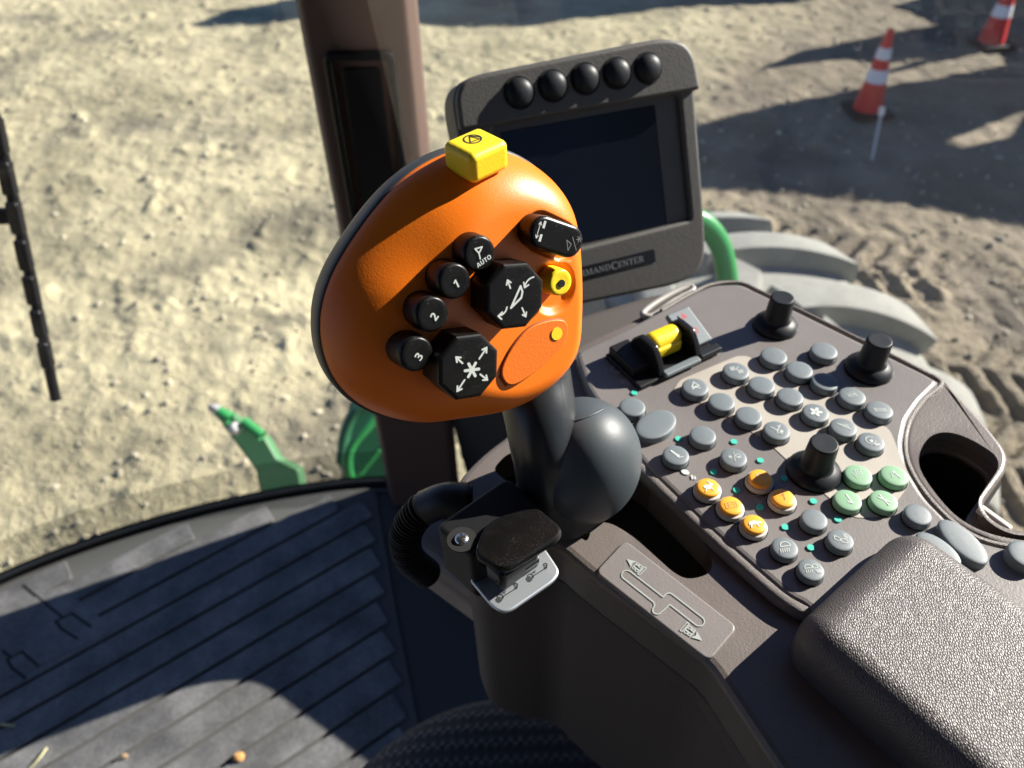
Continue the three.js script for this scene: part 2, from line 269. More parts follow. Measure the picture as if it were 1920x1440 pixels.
{ // side window
  const t = thing('side_window', 'right side window with a dusty pane behind the console and the display', 'window', win(-0.55, FLOOR));
  mesh('pane', worldGeo(sheetGeo((u, v) => win(-0.55 + u * 1.6, FLOOR + 0.2 + v * 1.35), 1, 1), t), M.glass, t);
  { const n = 256, a = tex(n, (i) => Math.min(1, 0.30 + 0.5 * nBig[i] + (hashSpeck[i] ? 0.9 : 0)), 0.5); const f = mesh('window_dust', worldGeo(sheetGeo((u, v) => win(-0.54 + u * 1.58, FLOOR + 0.3 + v * 1.2).addScaledVector(WN, -0.0015), 1, 1), t), std({ color: lin(0.5, 0.49, 0.46), roughness: 1, alphaMap: a, opacity: 0.10, transparent: true }), t); const u = f.geometry.attributes.uv; for (let i = 0; i < u.count; i++) u.setXY(i, u.getX(i) * 1.58, u.getY(i) * 1.2); }
  // lower panel with the rounded front lower corner of the opening
  const s = new THREE.Shape(); s.moveTo(-0.56, 0); s.lineTo(1.05, 0); s.lineTo(1.05, 0.275); s.lineTo(-0.31, 0.275); s.quadraticCurveTo(-0.385, 0.275, -0.392, 0.345); s.lineTo(-0.418, 0.56); s.lineTo(-0.56, 0.56); s.closePath();
  const g = new THREE.ExtrudeGeometry(s, { depth: 0.03, bevelEnabled: true, bevelSize: 0.003, bevelThickness: 0.003, bevelSegments: 2 });
  const p = g.attributes.position; for (let i = 0; i < p.count; i++) { const q = win(p.getX(i), FLOOR + p.getY(i)).addScaledVector(WN, 0.01 - p.getZ(i)); p.setXYZ(i, q.x, q.y, q.z); } g.computeVertexNormals();
  mesh('lower_panel', worldGeo(boxUV(g), t), M.trim, t);
}
{ // front post
  const t = thing('cab_post', 'brown upright window post behind the orange lever with a black recessed panel', 'post', V(-0.164, FLOOR, -0.86));
  const sec = [[-0.063, 0.0], [-0.050, 0.034], [0.054, 0.036], [0.064, 0.018], [0.062, -0.022], [-0.056, -0.026]]; t.rotation.z = -0.022;
  const g = new THREE.ExtrudeGeometry(roundPoly(sec.map(([x, z]) => [x, -z]), 0.006), { depth: 1.64, bevelEnabled: false, curveSegments: 6 }); g.rotateX(-Math.PI / 2);
  mesh('post', boxUV(g), M.pillar, t);
  // black recessed panel on the inner face: frame, inner panel
  const c = onPlane(700, 270, V(0, 0, -0.824), V(0, 0, 1)), b = thing('tmp', '', ''); scene.remove(b); used.delete('tmp');
  const f = new THREE.Group(); f.name = 'recessed_panel';
  const out = roundPoly([[-0.040, -0.15], [0.0355, -0.15], [0.0355, 0.185], [-0.040, 0.185]], 0.012), hole = roundPoly([[-0.031, -0.14], [0.027, -0.14], [0.027, 0.175], [-0.031, 0.175]], 0.007); out.holes.push(hole);
  const fr = mesh('panel_frame', plate(out, 0, 0.009, 0.003), M.blackGloss, t); fr.position.set(0.004, 2.662 - FLOOR, 0.036);
  const pn = mesh('inner_panel', plate(roundPoly([[-0.0235, -0.132], [0.0185, -0.132], [0.0185, 0.167], [-0.0235, 0.167]], 0.006), 0, 0.006, 0.002), M.blackGloss, t); pn.position.set(0.004, 2.662 - FLOOR, 0.0358);
}
{ // other posts and rear wall of the cab, seat back: what stands round the driver
  const post = (name, label, x, z, a = 0) => { const t = thing(name, label, 'post', V(x, FLOOR, z)); mesh('post', boxUV(new RoundedBoxGeometry(0.09, 1.63, 0.11, 3, 0.02).translate(0, 0.815, 0)), M.pillar, t); t.rotation.y = a; };
  post('cab_post', 'brown rear right window post behind the driver seat', 0.95, 0.22);
  post('cab_post', 'brown left window post beside the driver seat', -1.26, -0.22);
  post('cab_post', 'brown rear left window post behind the driver seat', -1.02, 0.9);
  const w = thing('cab_rear_wall', 'dark rear wall of the cab behind the seat', 'wall', V(-0.1, FLOOR, 1.05), V(1, 0, 0.12), V(0, 1, 0));
  mesh('panel', boxUV(new RoundedBoxGeometry(1.75, 1.62, 0.05, 2, 0.015).translate(0, 0.81, 0)), M.trim, w);
}

// rubber floor mat with ribs
{
  const ribDir = V(Math.sin(rad(55.5)), 0, -Math.cos(rad(55.5))), across = V(Math.sin(rad(145.5)), 0, -Math.cos(rad(145.5)));
  const O = P(700, 925, FLOOR), t = thing('floor_mat', 'black ribbed rubber floor mat with dusty sunlit patch in front of the seat', 'floor mat', O.clone().setY(FLOOR - 0.008), ribDir, V(0, 1, 0));
  const toL = (v) => { const d = v.clone().sub(O); return [d.dot(ribDir), -d.dot(across)]; };      // local x, and minus local z
  // base sheet follows the windscreen
  const bp = []; for (let i = 3; i <= 24; i++) bp.push(WS.getPoint(i / 24 * 0.955).add(V(0.004, 0, 0.016)));
  const R1 = P(745, 1160, FLOOR), R2 = P(800, 1440, FLOOR);
  bp.push(P(703, 918, FLOOR), R1, R2, V(-0.02, FLOOR, 0.1), V(-1.0, FLOOR, 0.15));
  const base = new THREE.Shape(bp.map((p) => new THREE.Vector2(...toL(p))));
  mesh('mat_base', slab(base, 0.0045, 0.0005, 0.0005, 1), M.groove, t);
  // ribs: strips between grooves, clipped to the right margin and the windscreen
  const inside = (x, y) => { let k = false; const q = base.getPoints(); for (let i = 0, j = q.length - 1; i < q.length; j = i++) if ((q[i].y > y) !== (q[j].y > y) && x < (q[j].x - q[i].x) * (y - q[i].y) / (q[j].y - q[i].y) + q[i].x) k = !k; return k; };
  const pitch = 0.0475;
  const R1l = toL(R1), R2l = toL(R2), Ol = toL(P(703, 918, FLOOR));
  const right = (y) => { const f = (a, b) => a[0] + (b[0] - a[0]) * (y - a[1]) / (b[1] - a[1]); return (y > R1l[1] ? f(Ol, R1l) : f(R1l, R2l)); };
  for (let k = -4; k < 30; k++) {
    const y0 = -k * pitch - pitch + 0.0038, y1 = -k * pitch - 0.0015, ym = (y0 + y1) / 2;
    const run = (y) => { let a = null, b = null; for (let x = -1.4; x < 0.6; x += 0.004) if (inside(x, y) && inside(x, y1 + 0.004) && inside(x, y0 - 0.004)) { if (a === null) a = x; b = x; } return a === null ? null : [a + 0.008, b - 0.008]; };
    const r = run(ym); if (!r || r[1] - r[0] < 0.03) continue;
    let xr = Math.min(r[1], right(ym) - 0.018); if (xr < r[0] + 0.03) continue;
    const cutL = false && k >= 1 ? toL(P(205 + k * 6, 1120, FLOOR))[0] - 0.02 * k : null;
    const parts = cutL && cutL > r[0] + 0.05 && cutL < xr - 0.05 ? [[r[0], cutL - 0.03], [cutL + 0.002, xr]] : [[r[0], xr]];
    for (const [a, b] of parts) mesh('rib', slab(roundPoly([[a, y0], [b, y0], [b, y1], [a, y1]], 0.006), 0.0095, 0.0045, 0.0018, 2), M.mat, t);
  }
  // smooth field with two recessed marks left of the ribs
  const fp = [[-30, 1165], [112, 1098], [168, 1140], [218, 1182], [60, 1258], [-60, 1300]].map(([x, y]) => toL(P(x, y, FLOOR)));
  mesh('smooth_field', slab(roundPoly(fp, 0.008), 0.0104, 0.0060, 0.0018, 2), M.mat, t);
  const gr = (list) => { const pts = list.map(([x, y]) => { const [a, b] = toL(P(x, y, FLOOR + 0.0105)); return V(a, 0.0099, -b); }); for (let i = 0; i + 1 < pts.length; i++) mesh('recessed_mark', basisGeo(new RoundedBoxGeometry(pts[i].distanceTo(pts[i + 1]) + 0.004, 0.0016, 0.004, 1, 0.0005), pts[i].clone().lerp(pts[i + 1], 0.5), pts[i + 1].clone().sub(pts[i]), V(0, 1, 0)), M.deep, t); };
  gr([[40, 1092], [112, 1152]]); gr([[166, 1170], [130, 1145], [100, 1160], [112, 1175], [140, 1192]]);
  gr([[0, 1215], [16, 1228]]); gr([[66, 1243], [36, 1217], [8, 1232], [18, 1248], [42, 1266]]);
}
{ // crumbs and straws on the mat
  const crumb = (x, y, r, c, label) => { const p = P(x, y, FLOOR + 0.002 + r * 0.5), g = new THREE.IcosahedronGeometry(r, 2), a = g.attributes.position; for (let i = 0; i < a.count; i++) { const q = V().fromBufferAttribute(a, i); q.multiplyScalar(0.85 + 0.3 * Math.abs(Math.sin(q.x * 900 + q.y * 700 + q.z * 500))); a.setXYZ(i, q.x * 1.25, q.y * 0.75, q.z); } g.computeVertexNormals(); const m = mesh(numbered('pebble'), g, std({ color: c, roughness: 0.8 }), scene); m.position.copy(p); tag(m, label, 'pebble'); };
  crumb(448, 1419, 0.0058, lin(0.5, 0.27, 0.09), 'tan pebble lying on the sunlit ribs of the floor mat');
  crumb(233, 1418, 0.0035, lin(0.25, 0.17, 0.10), 'tiny brown crumb near the left edge of the sunlit mat patch');
  const straw = (a, b, label) => { const m = mesh(numbered('straw'), tube([P(...a, FLOOR + 0.004), P((a[0] + b[0]) / 2 + 2, (a[1] + b[1]) / 2, FLOOR + 0.008), P(...b, FLOOR + 0.005)], 0.0016, 8, 6), std({ color: lin(0.42, 0.40, 0.22), roughness: 0.7 }), scene); tag(m, label, 'straw'); };
  straw([55, 1442], [88, 1402], 'pale green straw on the mat at the lower left corner');
  straw([0, 1358], [28, 1361], 'thin straw on the shaded mat at the left edge');
}

// ================= ARMREST CONSOLE =================
const BODY = H - 0.008;
const con = thing('armrest_console', 'brown armrest console with grey keypad buttons, black knobs and a padded rest', 'console', P(1300, 900, H - 0.225), V(1, 0, 0), V(0, 1, 0));
{
  const L = (g) => worldGeo(g, con), pl = (list, h) => list.map(([x, y]) => flat(P(x, y, h)));
  // main body with the lever slot cut through its top
  const bodyPts = pl([[850, 905], [905, 848], [950, 815], [1010, 730], [1080, 645], [1185, 598], [1300, 536], [1385, 531], [1560, 610], [1735, 706], [1685, 790], [1680, 850], [1800, 1040], [2300, 1420], [1900, 1900], [1500, 1500], [1330, 1243], [1090, 1062], [1045, 1020], [960, 1010], [880, 985]], BODY);
  const bs = roundPoly(bodyPts, [0.01, 0.01, 0.005, 0.005, 0.005, 0.005, 0.01, 0.01, 0.005, 0.01, 0.01, 0.02, 0.02, 0.02, 0.02, 0.02, 0.006, 0.01, 0.01, 0.005, 0.01]);
  const slot = roundPoly(pl([[905, 882], [945, 838], [1060, 830], [1190, 880], [1290, 955], [1352, 1040], [1350, 1085], [1300, 1102], [1262, 1092], [1172, 1010], [1125, 985], [1118, 1022], [1092, 1030], [1060, 1000], [1000, 960]], BODY), 0.008);
  bs.holes.push(slot);
  mesh('body_top', L(slab(bs, BODY, BODY - 0.03, 0.004)), M.console, con);
  const inner = roundPoly(bodyPts, 0.01);
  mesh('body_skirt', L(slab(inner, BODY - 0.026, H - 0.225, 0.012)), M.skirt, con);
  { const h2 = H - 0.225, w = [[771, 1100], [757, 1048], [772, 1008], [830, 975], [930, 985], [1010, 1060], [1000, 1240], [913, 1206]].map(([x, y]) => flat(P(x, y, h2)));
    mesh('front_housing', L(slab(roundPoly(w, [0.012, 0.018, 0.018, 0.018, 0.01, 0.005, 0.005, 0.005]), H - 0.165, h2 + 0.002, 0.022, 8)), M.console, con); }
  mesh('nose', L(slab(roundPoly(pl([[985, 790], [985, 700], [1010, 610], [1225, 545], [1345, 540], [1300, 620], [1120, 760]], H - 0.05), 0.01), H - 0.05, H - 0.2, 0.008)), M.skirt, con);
  const rim = [[1218, 594], [1262, 566], [1300, 543], [1296, 538], [1250, 556], [1205, 590]].map(([x, y]) => P(x, y, H - 0.006)); mesh('nose_rim', L(tube(rim, 0.0022, 60, 8, true)), M.bezelLight, con);
  mesh('slot_floor', L(slab(roundPoly(pl([[900, 880], [945, 830], [1060, 820], [1200, 870], [1365, 1050], [1350, 1100], [1260, 1105], [1060, 1010]], BODY - 0.02), 0.004), BODY - 0.024, BODY - 0.0262, 0.0005, 1)), M.deep, con);
  // keypad deck
  const deckPts = pl([[1078, 660], [1180, 612], [1222, 590], [1300, 548], [1335, 533], [1385, 531], [1425, 548], [1740, 702], [1764, 717], [1728, 752], [1703, 788], [1694, 832], [1702, 876], [1736, 932], [1790, 986], [1832, 1012], [1885, 1026], [2060, 1034], [2060, 1215], [1820, 1500], [1514, 1134], [1480, 1118], [1330, 988], [1205, 866], [1150, 800], [1100, 725]], H);
  mesh('keypad_deck', L(slab(roundPoly(deckPts, 0.005), H, H - 0.035, 0.003)), M.keypad, con);
  // low lip round the outside of the deck
  const lip = [[1240, 583], [1300, 549], [1335, 534], [1386, 531], [1426, 548], [1735, 700], [1764, 717], [1730, 752], [1705, 789], [1696, 832], [1704, 875], [1738, 931], [1791, 984], [1833, 1010], [1886, 1024], [1990, 1031]].map(([x, y]) => P(x, y, H - 0.0025));
  mesh('deck_lip', L(tube(lip, 0.0016, 120, 8)), M.console, con);
  // left edge rail of the keypad
  const rail = [[1172, 850], [1200, 880], [1330, 1005], [1480, 1134], [1512, 1148], [1545, 1140], [1620, 1075]].map(([x, y]) => P(x, y, H - 0.005));
  mesh('keypad_rail', L(tube(rail, 0.0042, 80, 10)), M.console, con);
  // pale field under the upper button rows
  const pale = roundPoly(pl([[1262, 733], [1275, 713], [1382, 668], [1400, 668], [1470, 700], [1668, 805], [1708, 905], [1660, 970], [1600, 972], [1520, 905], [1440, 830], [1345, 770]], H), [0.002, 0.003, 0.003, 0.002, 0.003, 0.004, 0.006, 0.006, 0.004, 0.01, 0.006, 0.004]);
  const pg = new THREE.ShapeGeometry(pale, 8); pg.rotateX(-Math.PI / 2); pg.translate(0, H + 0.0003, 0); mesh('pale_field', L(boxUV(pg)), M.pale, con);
  // cup holder beyond the deck
  const ch = pl([[1768, 714], [1798, 744], [1846, 795], [1890, 850], [1888, 882], [1842, 946], [1856, 972], [1890, 992], [1960, 1000], [2060, 1004], [2060, 1040], [1885, 1028], [1790, 988], [1736, 932], [1702, 876], [1694, 832], [1703, 788], [1728, 752]], H - 0.004);
  const cs = roundPoly(ch, [0.002, 0.01, 0.01, 0.008, 0.006, 0.004, 0.004, 0.006, 0.006, 0.002, 0.002, 0.01, 0.01, 0.01, 0.01, 0.01, 0.01, 0.01]);
  const hl = [[1730, 818], [1768, 805], [1816, 818], [1872, 853], [1881, 880], [1836, 946], [1852, 976], [1890, 998], [1960, 1005], [2050, 1008], [2050, 1030], [1885, 1021], [1796, 985], [1742, 925], [1708, 868]], hr = [0.012, 0.010, 0.012, 0.006, 0.006, 0.006, 0.008, 0.004, 0.004, 0.002, 0.002, 0.02, 0.02, 0.02, 0.02];
  const hp = pl(hl, H - 0.004), cxy = hp.reduce((a, b) => [a[0] + b[0] / hp.length, a[1] + b[1] / hp.length], [0, 0]), sgn = Math.sign(hp.reduce((a, p, n) => { const q = hp[(n + 1) % hp.length]; return a + p[0] * q[1] - q[0] * p[1]; }, 0)), grow = (k) => hp.map(([x, y], n) => { const p = hp[(n + hp.length - 1) % hp.length], q = hp[(n + 1) % hp.length], d = Math.hypot(q[0] - p[0], q[1] - p[1]); return [x + sgn * (q[1] - p[1]) / d * k, y - sgn * (q[0] - p[0]) / d * k]; });
  cs.holes.push(roundPoly(grow(0.0008), hr)); mesh('cup_holder_rim', L(slab(cs, H - 0.003, H - 0.020, 0.0025, 4)), M.console, con);
  mesh('cup_holder_well', L(slab(roundPoly(grow(0.0022), hr), H - 0.085, H - 0.092, 0.002)), M.deep, con);
  const outW = roundPoly(grow(0.0030), hr); outW.holes.push(roundPoly(grow(0.0011), hr));
  mesh('cup_holder_wall', L(slab(outW, H - 0.012, H - 0.088, 0.0005, 1)), M.deep, con);
  const clip = [P(1842, 958, H - 0.006), P(1886, 990, H - 0.006)];
  mesh('cup_clip', L(basisGeo(new RoundedBoxGeometry(0.017, 0.005, 0.004, 3, 0.0015), clip[0].clone().lerp(clip[1], 0.5), clip[1].clone().sub(clip[0]), V(0, 1, 0))), M.buttonRim, con);
  // lever diagram plate
  const dp = [[1116, 1072], [1172, 1012], [1384, 1176], [1330, 1240]];
  const lp = mesh('diagram_plate', L(slab(roundPoly(pl(dp, BODY + 0.001), 0.004), BODY + 0.0012, BODY - 0.004, 0.0008)), M.keypad, con); tag(lp, 'grey plate printed with a lever path and two drawings');
  const pc = P(1250, 1124, BODY + 0.0016), px = P(1384 - 27, 1176 + 32, BODY).sub(P(1144, 1042, BODY)).normalize(), pzUp = V(0, 1, 0).cross(px);   // along the plate
  const wdt = P(1357, 1208, BODY).distanceTo(P(1144, 1042, BODY)), hgt = P(1172, 1012, BODY).distanceTo(P(1116, 1072, BODY));
  const uvd = mark((c) => {
    c.strokeStyle = c.fillStyle = '#b9c0bc'; c.lineWidth = 2.6;
    c.beginPath(); c.moveTo(52, 50); c.arc(52, 61, 10.5, -Math.PI / 2, Math.PI / 2, true); c.lineTo(135, 71.5); c.lineTo(141, 76); c.arc(151, 80, 9, Math.PI, 0.2, true); c.lineTo(162, 54); c.lineTo(228, 54); c.arc(228, 43.5, 10.5, Math.PI / 2, -Math.PI / 2, true); c.lineTo(152, 33); c.quadraticCurveTo(141, 33, 141, 44); c.lineTo(141, 50); c.lineTo(52, 50); c.stroke();
    for (const [x, y, s] of [[62, 33, -1], [222, 72, 1]]) { c.beginPath(); c.moveTo(x + s * 36, y); c.lineTo(x + s * 16, y - 9); c.lineTo(x + s * 20, y); c.lineTo(x + s * 16, y + 9); c.closePath(); c.fill(); c.lineWidth = 2; for (const [bx, by, w, h] of [[-2, -8, 7, 5], [-2, 4, 7, 5], [6, -8, 7, 4], [6, 4, 7, 4], [-10, -11, 5, 22], [-3, -3, 16, 6]]) c.strokeRect(x + (s > 0 ? bx : -bx - w), y + by, w, h); c.lineWidth = 2.6; }
  }, 3);
  mesh('plate_print', L(basisGeo(printGeo(uvd, wdt, hgt), pc, px, V(0, 1, 0).cross(px))), printMat, con);
}

// ---- buttons on the keypad ----
const FWD = V(-Math.SQRT1_2, 0, -Math.SQRT1_2);
const keyRight = V(Math.SQRT1_2, 0, -Math.SQRT1_2);
{
  const prof = (r, h) => { const a = [[r * 0.97, -0.002], [r, 0], [r, h * 0.74], [r * 0.985, h * 0.82], [r * 0.94, h * 0.89], [r * 0.82, h * 0.94], [r * 0.6, h * 0.97], [r * 0.3, h * 0.99], [0, h]]; return new THREE.LatheGeometry(a.map(([x, y]) => new THREE.Vector2(x, y)), 40); };
  const gB = prof(0.0076, 0.0056), gG = prof(0.0078, 0.0050), gO = prof(0.0067, 0.0062), gRim = prof(0.0080, 0.0040);
  const gWell = new THREE.CylinderGeometry(0.00815, 0.00815, 0.0003, 32);
  const symbols = {
    tri: (c) => { c.lineWidth = 5; line(c, 50, 22, 32, 55, 68, 50, 50, 22); line(c, 30, 66, 50, 56, 68, 66); },
    lines: (c) => { c.lineWidth = 3.5; for (let i = 0; i < 4; i++) { line(c, 25, 30 + i * 6, 48, 26 + i * 6); line(c, 55, 55 + i * 6, 78, 51 + i * 6); } line(c, 50, 50, 66, 30); },
    antler: (c) => { c.lineWidth = 4.5; line(c, 28, 30, 40, 42, 50, 55, 45, 72); line(c, 50, 55, 68, 34, 60, 28, 68, 34, 74, 26); dot(c, 66, 64, 8); line(c, 55, 72, 62, 80); },
    fan: (c) => { for (let k = 0; k < 5; k++) { const a = k * 1.257 + 0.3; c.beginPath(); c.ellipse(50 + 17 * Math.cos(a), 50 + 17 * Math.sin(a), 13, 8, a, 0, 7); c.fill(); } },
    knife: (c) => { c.lineWidth = 4; line(c, 30, 28, 72, 72); c.globalAlpha = 0.4; c.beginPath(); c.moveTo(30, 28); c.lineTo(72, 72); c.lineTo(72, 40); c.fill(); },
    stripes: (c) => { c.lineWidth = 2.2; for (let i = 0; i < 11; i++) line(c, 24 + i * 5, 40 + i, 24 + i * 5, 62 + i); },
    stripes2: (c) => { c.lineWidth = 2.2; for (let i = 0; i < 9; i++) line(c, 28 + i * 5, 38, 28 + i * 5, 60); line(c, 40, 30, 66, 30); },
    dial: (c) => { c.lineWidth = 3.4; arc(c, 48, 46, 22, 0.3, 5.6); dot(c, 50, 50, 8); for (let i = 0; i < 5; i++) line(c, 56 + i * 5, 70, 56 + i * 5, 82); },
    slider: (c) => { c.lineWidth = 9; line(c, 34, 26, 54, 58); c.lineWidth = 3; dot(c, 56, 60, 8); c.fillRect(54, 68, 24, 5); },
    snow: (c) => { c.lineWidth = 3; for (let k = 0; k < 3; k++) line(c, 32 - 10 * Math.cos(k * 1.05), 48 - 10 * Math.sin(k * 1.05), 32 + 10 * Math.cos(k * 1.05), 48 + 10 * Math.sin(k * 1.05)); line(c, 58, 24, 46, 76); arc(c, 70, 50, 12); dot(c, 70, 54, 5); },
    rabbit: (c) => { c.beginPath(); c.ellipse(46, 54, 20, 13, 0.2, 0, 7); c.fill(); c.beginPath(); c.ellipse(66, 42, 9, 8, 0, 0, 7); c.fill(); c.beginPath(); c.ellipse(58, 27, 3.5, 11, -0.5, 0, 7); c.fill(); c.lineWidth = 6; line(c, 38, 64, 30, 76); line(c, 60, 62, 66, 74); },
    turtle: (c) => { c.beginPath(); c.ellipse(46, 52, 24, 16, 0, Math.PI, 0); c.fill(); c.fillRect(22, 50, 48, 8); dot(c, 74, 50, 7); c.lineWidth = 7; line(c, 32, 58, 28, 70); line(c, 60, 58, 62, 70); },
    bale: (c) => { c.strokeStyle = '#f3c06a'; c.lineWidth = 3; c.strokeRect(24, 36, 52, 30); line(c, 24, 48, 76, 48); line(c, 40, 36, 36, 66); line(c, 60, 36, 64, 66); },
    hook: (c) => { c.lineWidth = 4; c.strokeStyle = '#e8d3b8'; arc(c, 50, 44, 16, Math.PI, 6.6); line(c, 66, 48, 62, 66); },
    num: (c) => { c.lineWidth = 4; c.strokeStyle = '#b58a55'; line(c, 42, 42, 54, 32, 50, 66); },
    lamp: (c) => { c.lineWidth = 4; c.beginPath(); c.arc(54, 46, 24, Math.PI, 0); c.closePath(); c.stroke(); for (let i = 0; i < 5; i++) line(c, 24 + i * 10, 58, 20 + i * 10, 76); },
    lamps: (c) => { c.lineWidth = 3; c.beginPath(); c.arc(40, 44, 18, Math.PI, 0); c.closePath(); c.stroke(); c.beginPath(); c.arc(72, 40, 12, Math.PI * 0.7, Math.PI * 2.2); c.closePath(); c.stroke(); for (let i = 0; i < 4; i++) { line(c, 24 + i * 9, 54, 22 + i * 9, 68); line(c, 66 + i * 6, 58, 72 + i * 6, 76); } },
    leaf: (c) => { c.lineWidth = 3; c.beginPath(); c.ellipse(36, 44, 14, 10, 0.7, 0, 7); c.stroke(); c.beginPath(); c.ellipse(62, 62, 16, 11, 0.5, 0, 7); c.stroke(); for (let i = 0; i < 4; i++) line(c, 70, 30 + i * 7, 86, 26 + i * 7); line(c, 28, 24, 30, 32); line(c, 36, 22, 37, 30); },
    pages: (c) => { for (let j = 0; j < 3; j++) for (let i = 0; i < 3; i++) dot(c, 44 + i * 12 - j * 2, 26 + j * 11, 4); c.lineWidth = 3; line(c, 26, 40, 34, 72); },
    back: (c) => { c.lineWidth = 4; arrow(c, 68, 62, 50, 30, 12); line(c, 40, 34, 34, 62); line(c, 56, 44, 66, 72); },
    check: (c) => { c.lineWidth = 7; line(c, 54, 22, 60, 74, 44, 62); },
    cross: (c) => { c.lineWidth = 7; line(c, 32, 32, 70, 66); line(c, 44, 20, 56, 80); },
  };
  const uvs = {}; for (const k in symbols) uvs[k] = mark(symbols[k]);
  const put = (x, y, kind, sym, label, hScale = 1) => {
    const [geo, mat, hh] = kind === 'g' ? [gG, M.buttonGreen, 0.0050] : kind === 'o' ? [gO, M.buttonOrange, 0.0062] : [gB, M.button, 0.0056];
    const p = P(x, y, H + hh * 0.85).setY(H), m = mesh('button', geo, mat, con); m.position.copy(p).sub(con.position); if (label) tag(m, label); const k = p.clone().sub(C).dot(fw) / 0.452; m.scale.set(k, 0.5 + 0.5 * k, k);
    { const w = mesh('button_recess', gWell, M.deep, con); w.position.copy(m.position).setY(H + 0.00045 - con.position.y); w.scale.set(k * (kind === 'b' ? 1 : 1.06), 1, k * (kind === 'b' ? 1 : 1.06)); }
    if (kind === 'o') { const r = mesh('button_rim', gRim, M.buttonRim, m); r.position.y = 0.0; }
    if (sym) { const g = printGeo(uvs[sym], 0.0125, 0.0125); basisGeo(g, V(0, hh + 0.00012, 0), V(1, 0, -0.12), V(0, 0, -1)); mesh('symbol', g, printMat, m); }
    return m;
  };
  const gb = [[1303.5, 726, 'tri'], [1353, 753], [1404, 779], [1456.5, 807, 'antler'], [1380, 696, 'lines'], [1428, 722], [1481.5, 743.5], [1529.4, 773.8, 'fan'], [1581.5, 801, 'knife'], [1633.5, 828, 'dial'], [1451, 667.5], [1499, 693.5], [1547, 715.4], [1598, 742.5, 'stripes2'], [1649, 768.5, 'stripes'], [1545, 658], [1185.6, 762.7], [1318, 816], [1267.5, 853, 'slider'], [1376, 857.5, 'snow'], [1527, 973], [1472, 1026, 'lamp'], [1576, 1011.7, 'leaf'], [1521, 1067, 'lamps'], [1721.7, 963.8]];
  for (const [x, y, s] of gb) put(x, y, 'b', s);
  for (const [x, y, s] of [[1328, 912.7, 'rabbit'], [1371, 947, 'bale'], [1414.8, 981.5, 'turtle'], [1426, 896, 'hook'], [1469, 932.5, 'num']]) put(x, y, 'o', s, 'round orange button with a pale rim');
  for (const [x, y, s] of [[1609.6, 890, 'pages'], [1677, 891, 'back'], [1590, 937, 'check'], [1657.5, 938, 'cross']]) put(x, y, 'g', s, 'round pale green button');
  // oval buttons
  const oval = (a, b, w, label) => { const A = P(...a, H + 0.004), B = P(...b, H + 0.004), l = A.distanceTo(B) / 2, g = prof(1, 1); g.scale(l, 0.005, w); const m = mesh('oval_button', g, M.button, con), X = B.clone().sub(A).setY(0).normalize(), Z = X.clone().cross(V(0, 1, 0)); m.quaternion.setFromRotationMatrix(new THREE.Matrix4().makeBasis(X, V(0, 1, 0), Z)); m.position.copy(A.clone().lerp(B, 0.5).setY(H)).sub(con.position); tag(m, label); };
  oval([1199, 818], [1260, 774], 0.0088, 'long oval grey button');
  oval([1764, 975], [1848, 1058], 0.0070, 'long oval grey button beside the padded rest');
  oval([1720, 1000], [1800, 1062], 0.0062, 'oval grey button half hidden by the padded rest');
  const rb = mesh('button', gB, M.button, con); rb.position.copy(P(1915, 1050, H)).sub(con.position);
  // small green indicator lights
  for (const [x, y] of [[1189, 737], [1272, 823], [1376, 828.5], [1425.5, 863.5], [1338, 885], [1381, 919], [1470, 897], [1425, 951], [1525, 940], [1571, 974], [1472, 988.5], [1520, 1027], [1531, 822]]) { const g = new THREE.CylinderGeometry(0.0017, 0.0017, 0.0008, 16); const m = mesh('indicator', g, M.teal, con); m.position.copy(P(x, y, H + 0.0004)).sub(con.position); }
  // white print on the deck
  const pr = (x, y, w, h, fn, wide = 1, ang = 0) => { const X = V(Math.cos(ang), 0, -Math.sin(ang)), g = printGeo(mark(fn, wide), w, h); mesh('printed_mark', worldGeo(basisGeo(g, P(x, y, H + 0.0006), X, V(0, 1, 0).cross(X)), con), printMat, con); };
  pr(1292, 888, 0.012, 0.012, (c) => { c.beginPath(); c.ellipse(36, 40, 18, 13, 0.6, 0, 7); c.fill(); c.fillRect(56, 58, 8, 22); c.fillRect(68, 64, 6, 18); });
  pr(1415, 938, 0.014, 0.014, (c) => { c.globalAlpha = 0.45; c.lineWidth = 4; line(c, 28, 30, 72, 30); line(c, 28, 42, 50, 42, 50, 60); line(c, 60, 42, 60, 70, 80, 46); });
  pr(1485, 636, 0.018, 0.006, (c) => { c.globalAlpha = 0.5; c.font = '26px sans-serif'; c.fillText('· ·  ··:', 10, 60); }, 2);
  pr(1680, 744, 0.018, 0.006, (c) => { c.globalAlpha = 0.35; c.font = '26px sans-serif'; c.fillText('·: ·  ·', 10, 60); }, 2);
  pr(1150, 692, 0.014, 0.014, (c) => { c.globalAlpha = 0.6; c.lineWidth = 7; arc(c, 62, 50, 20); c.lineWidth = 3; line(c, 10, 44, 30, 56); line(c, 12, 56, 30, 42); });
  pr(1176, 715, 0.012, 0.012, (c) => { c.globalAlpha = 0.45; c.fillRect(20, 35, 16, 30); c.fillRect(42, 30, 10, 20); c.fillRect(40, 56, 24, 12); });
}
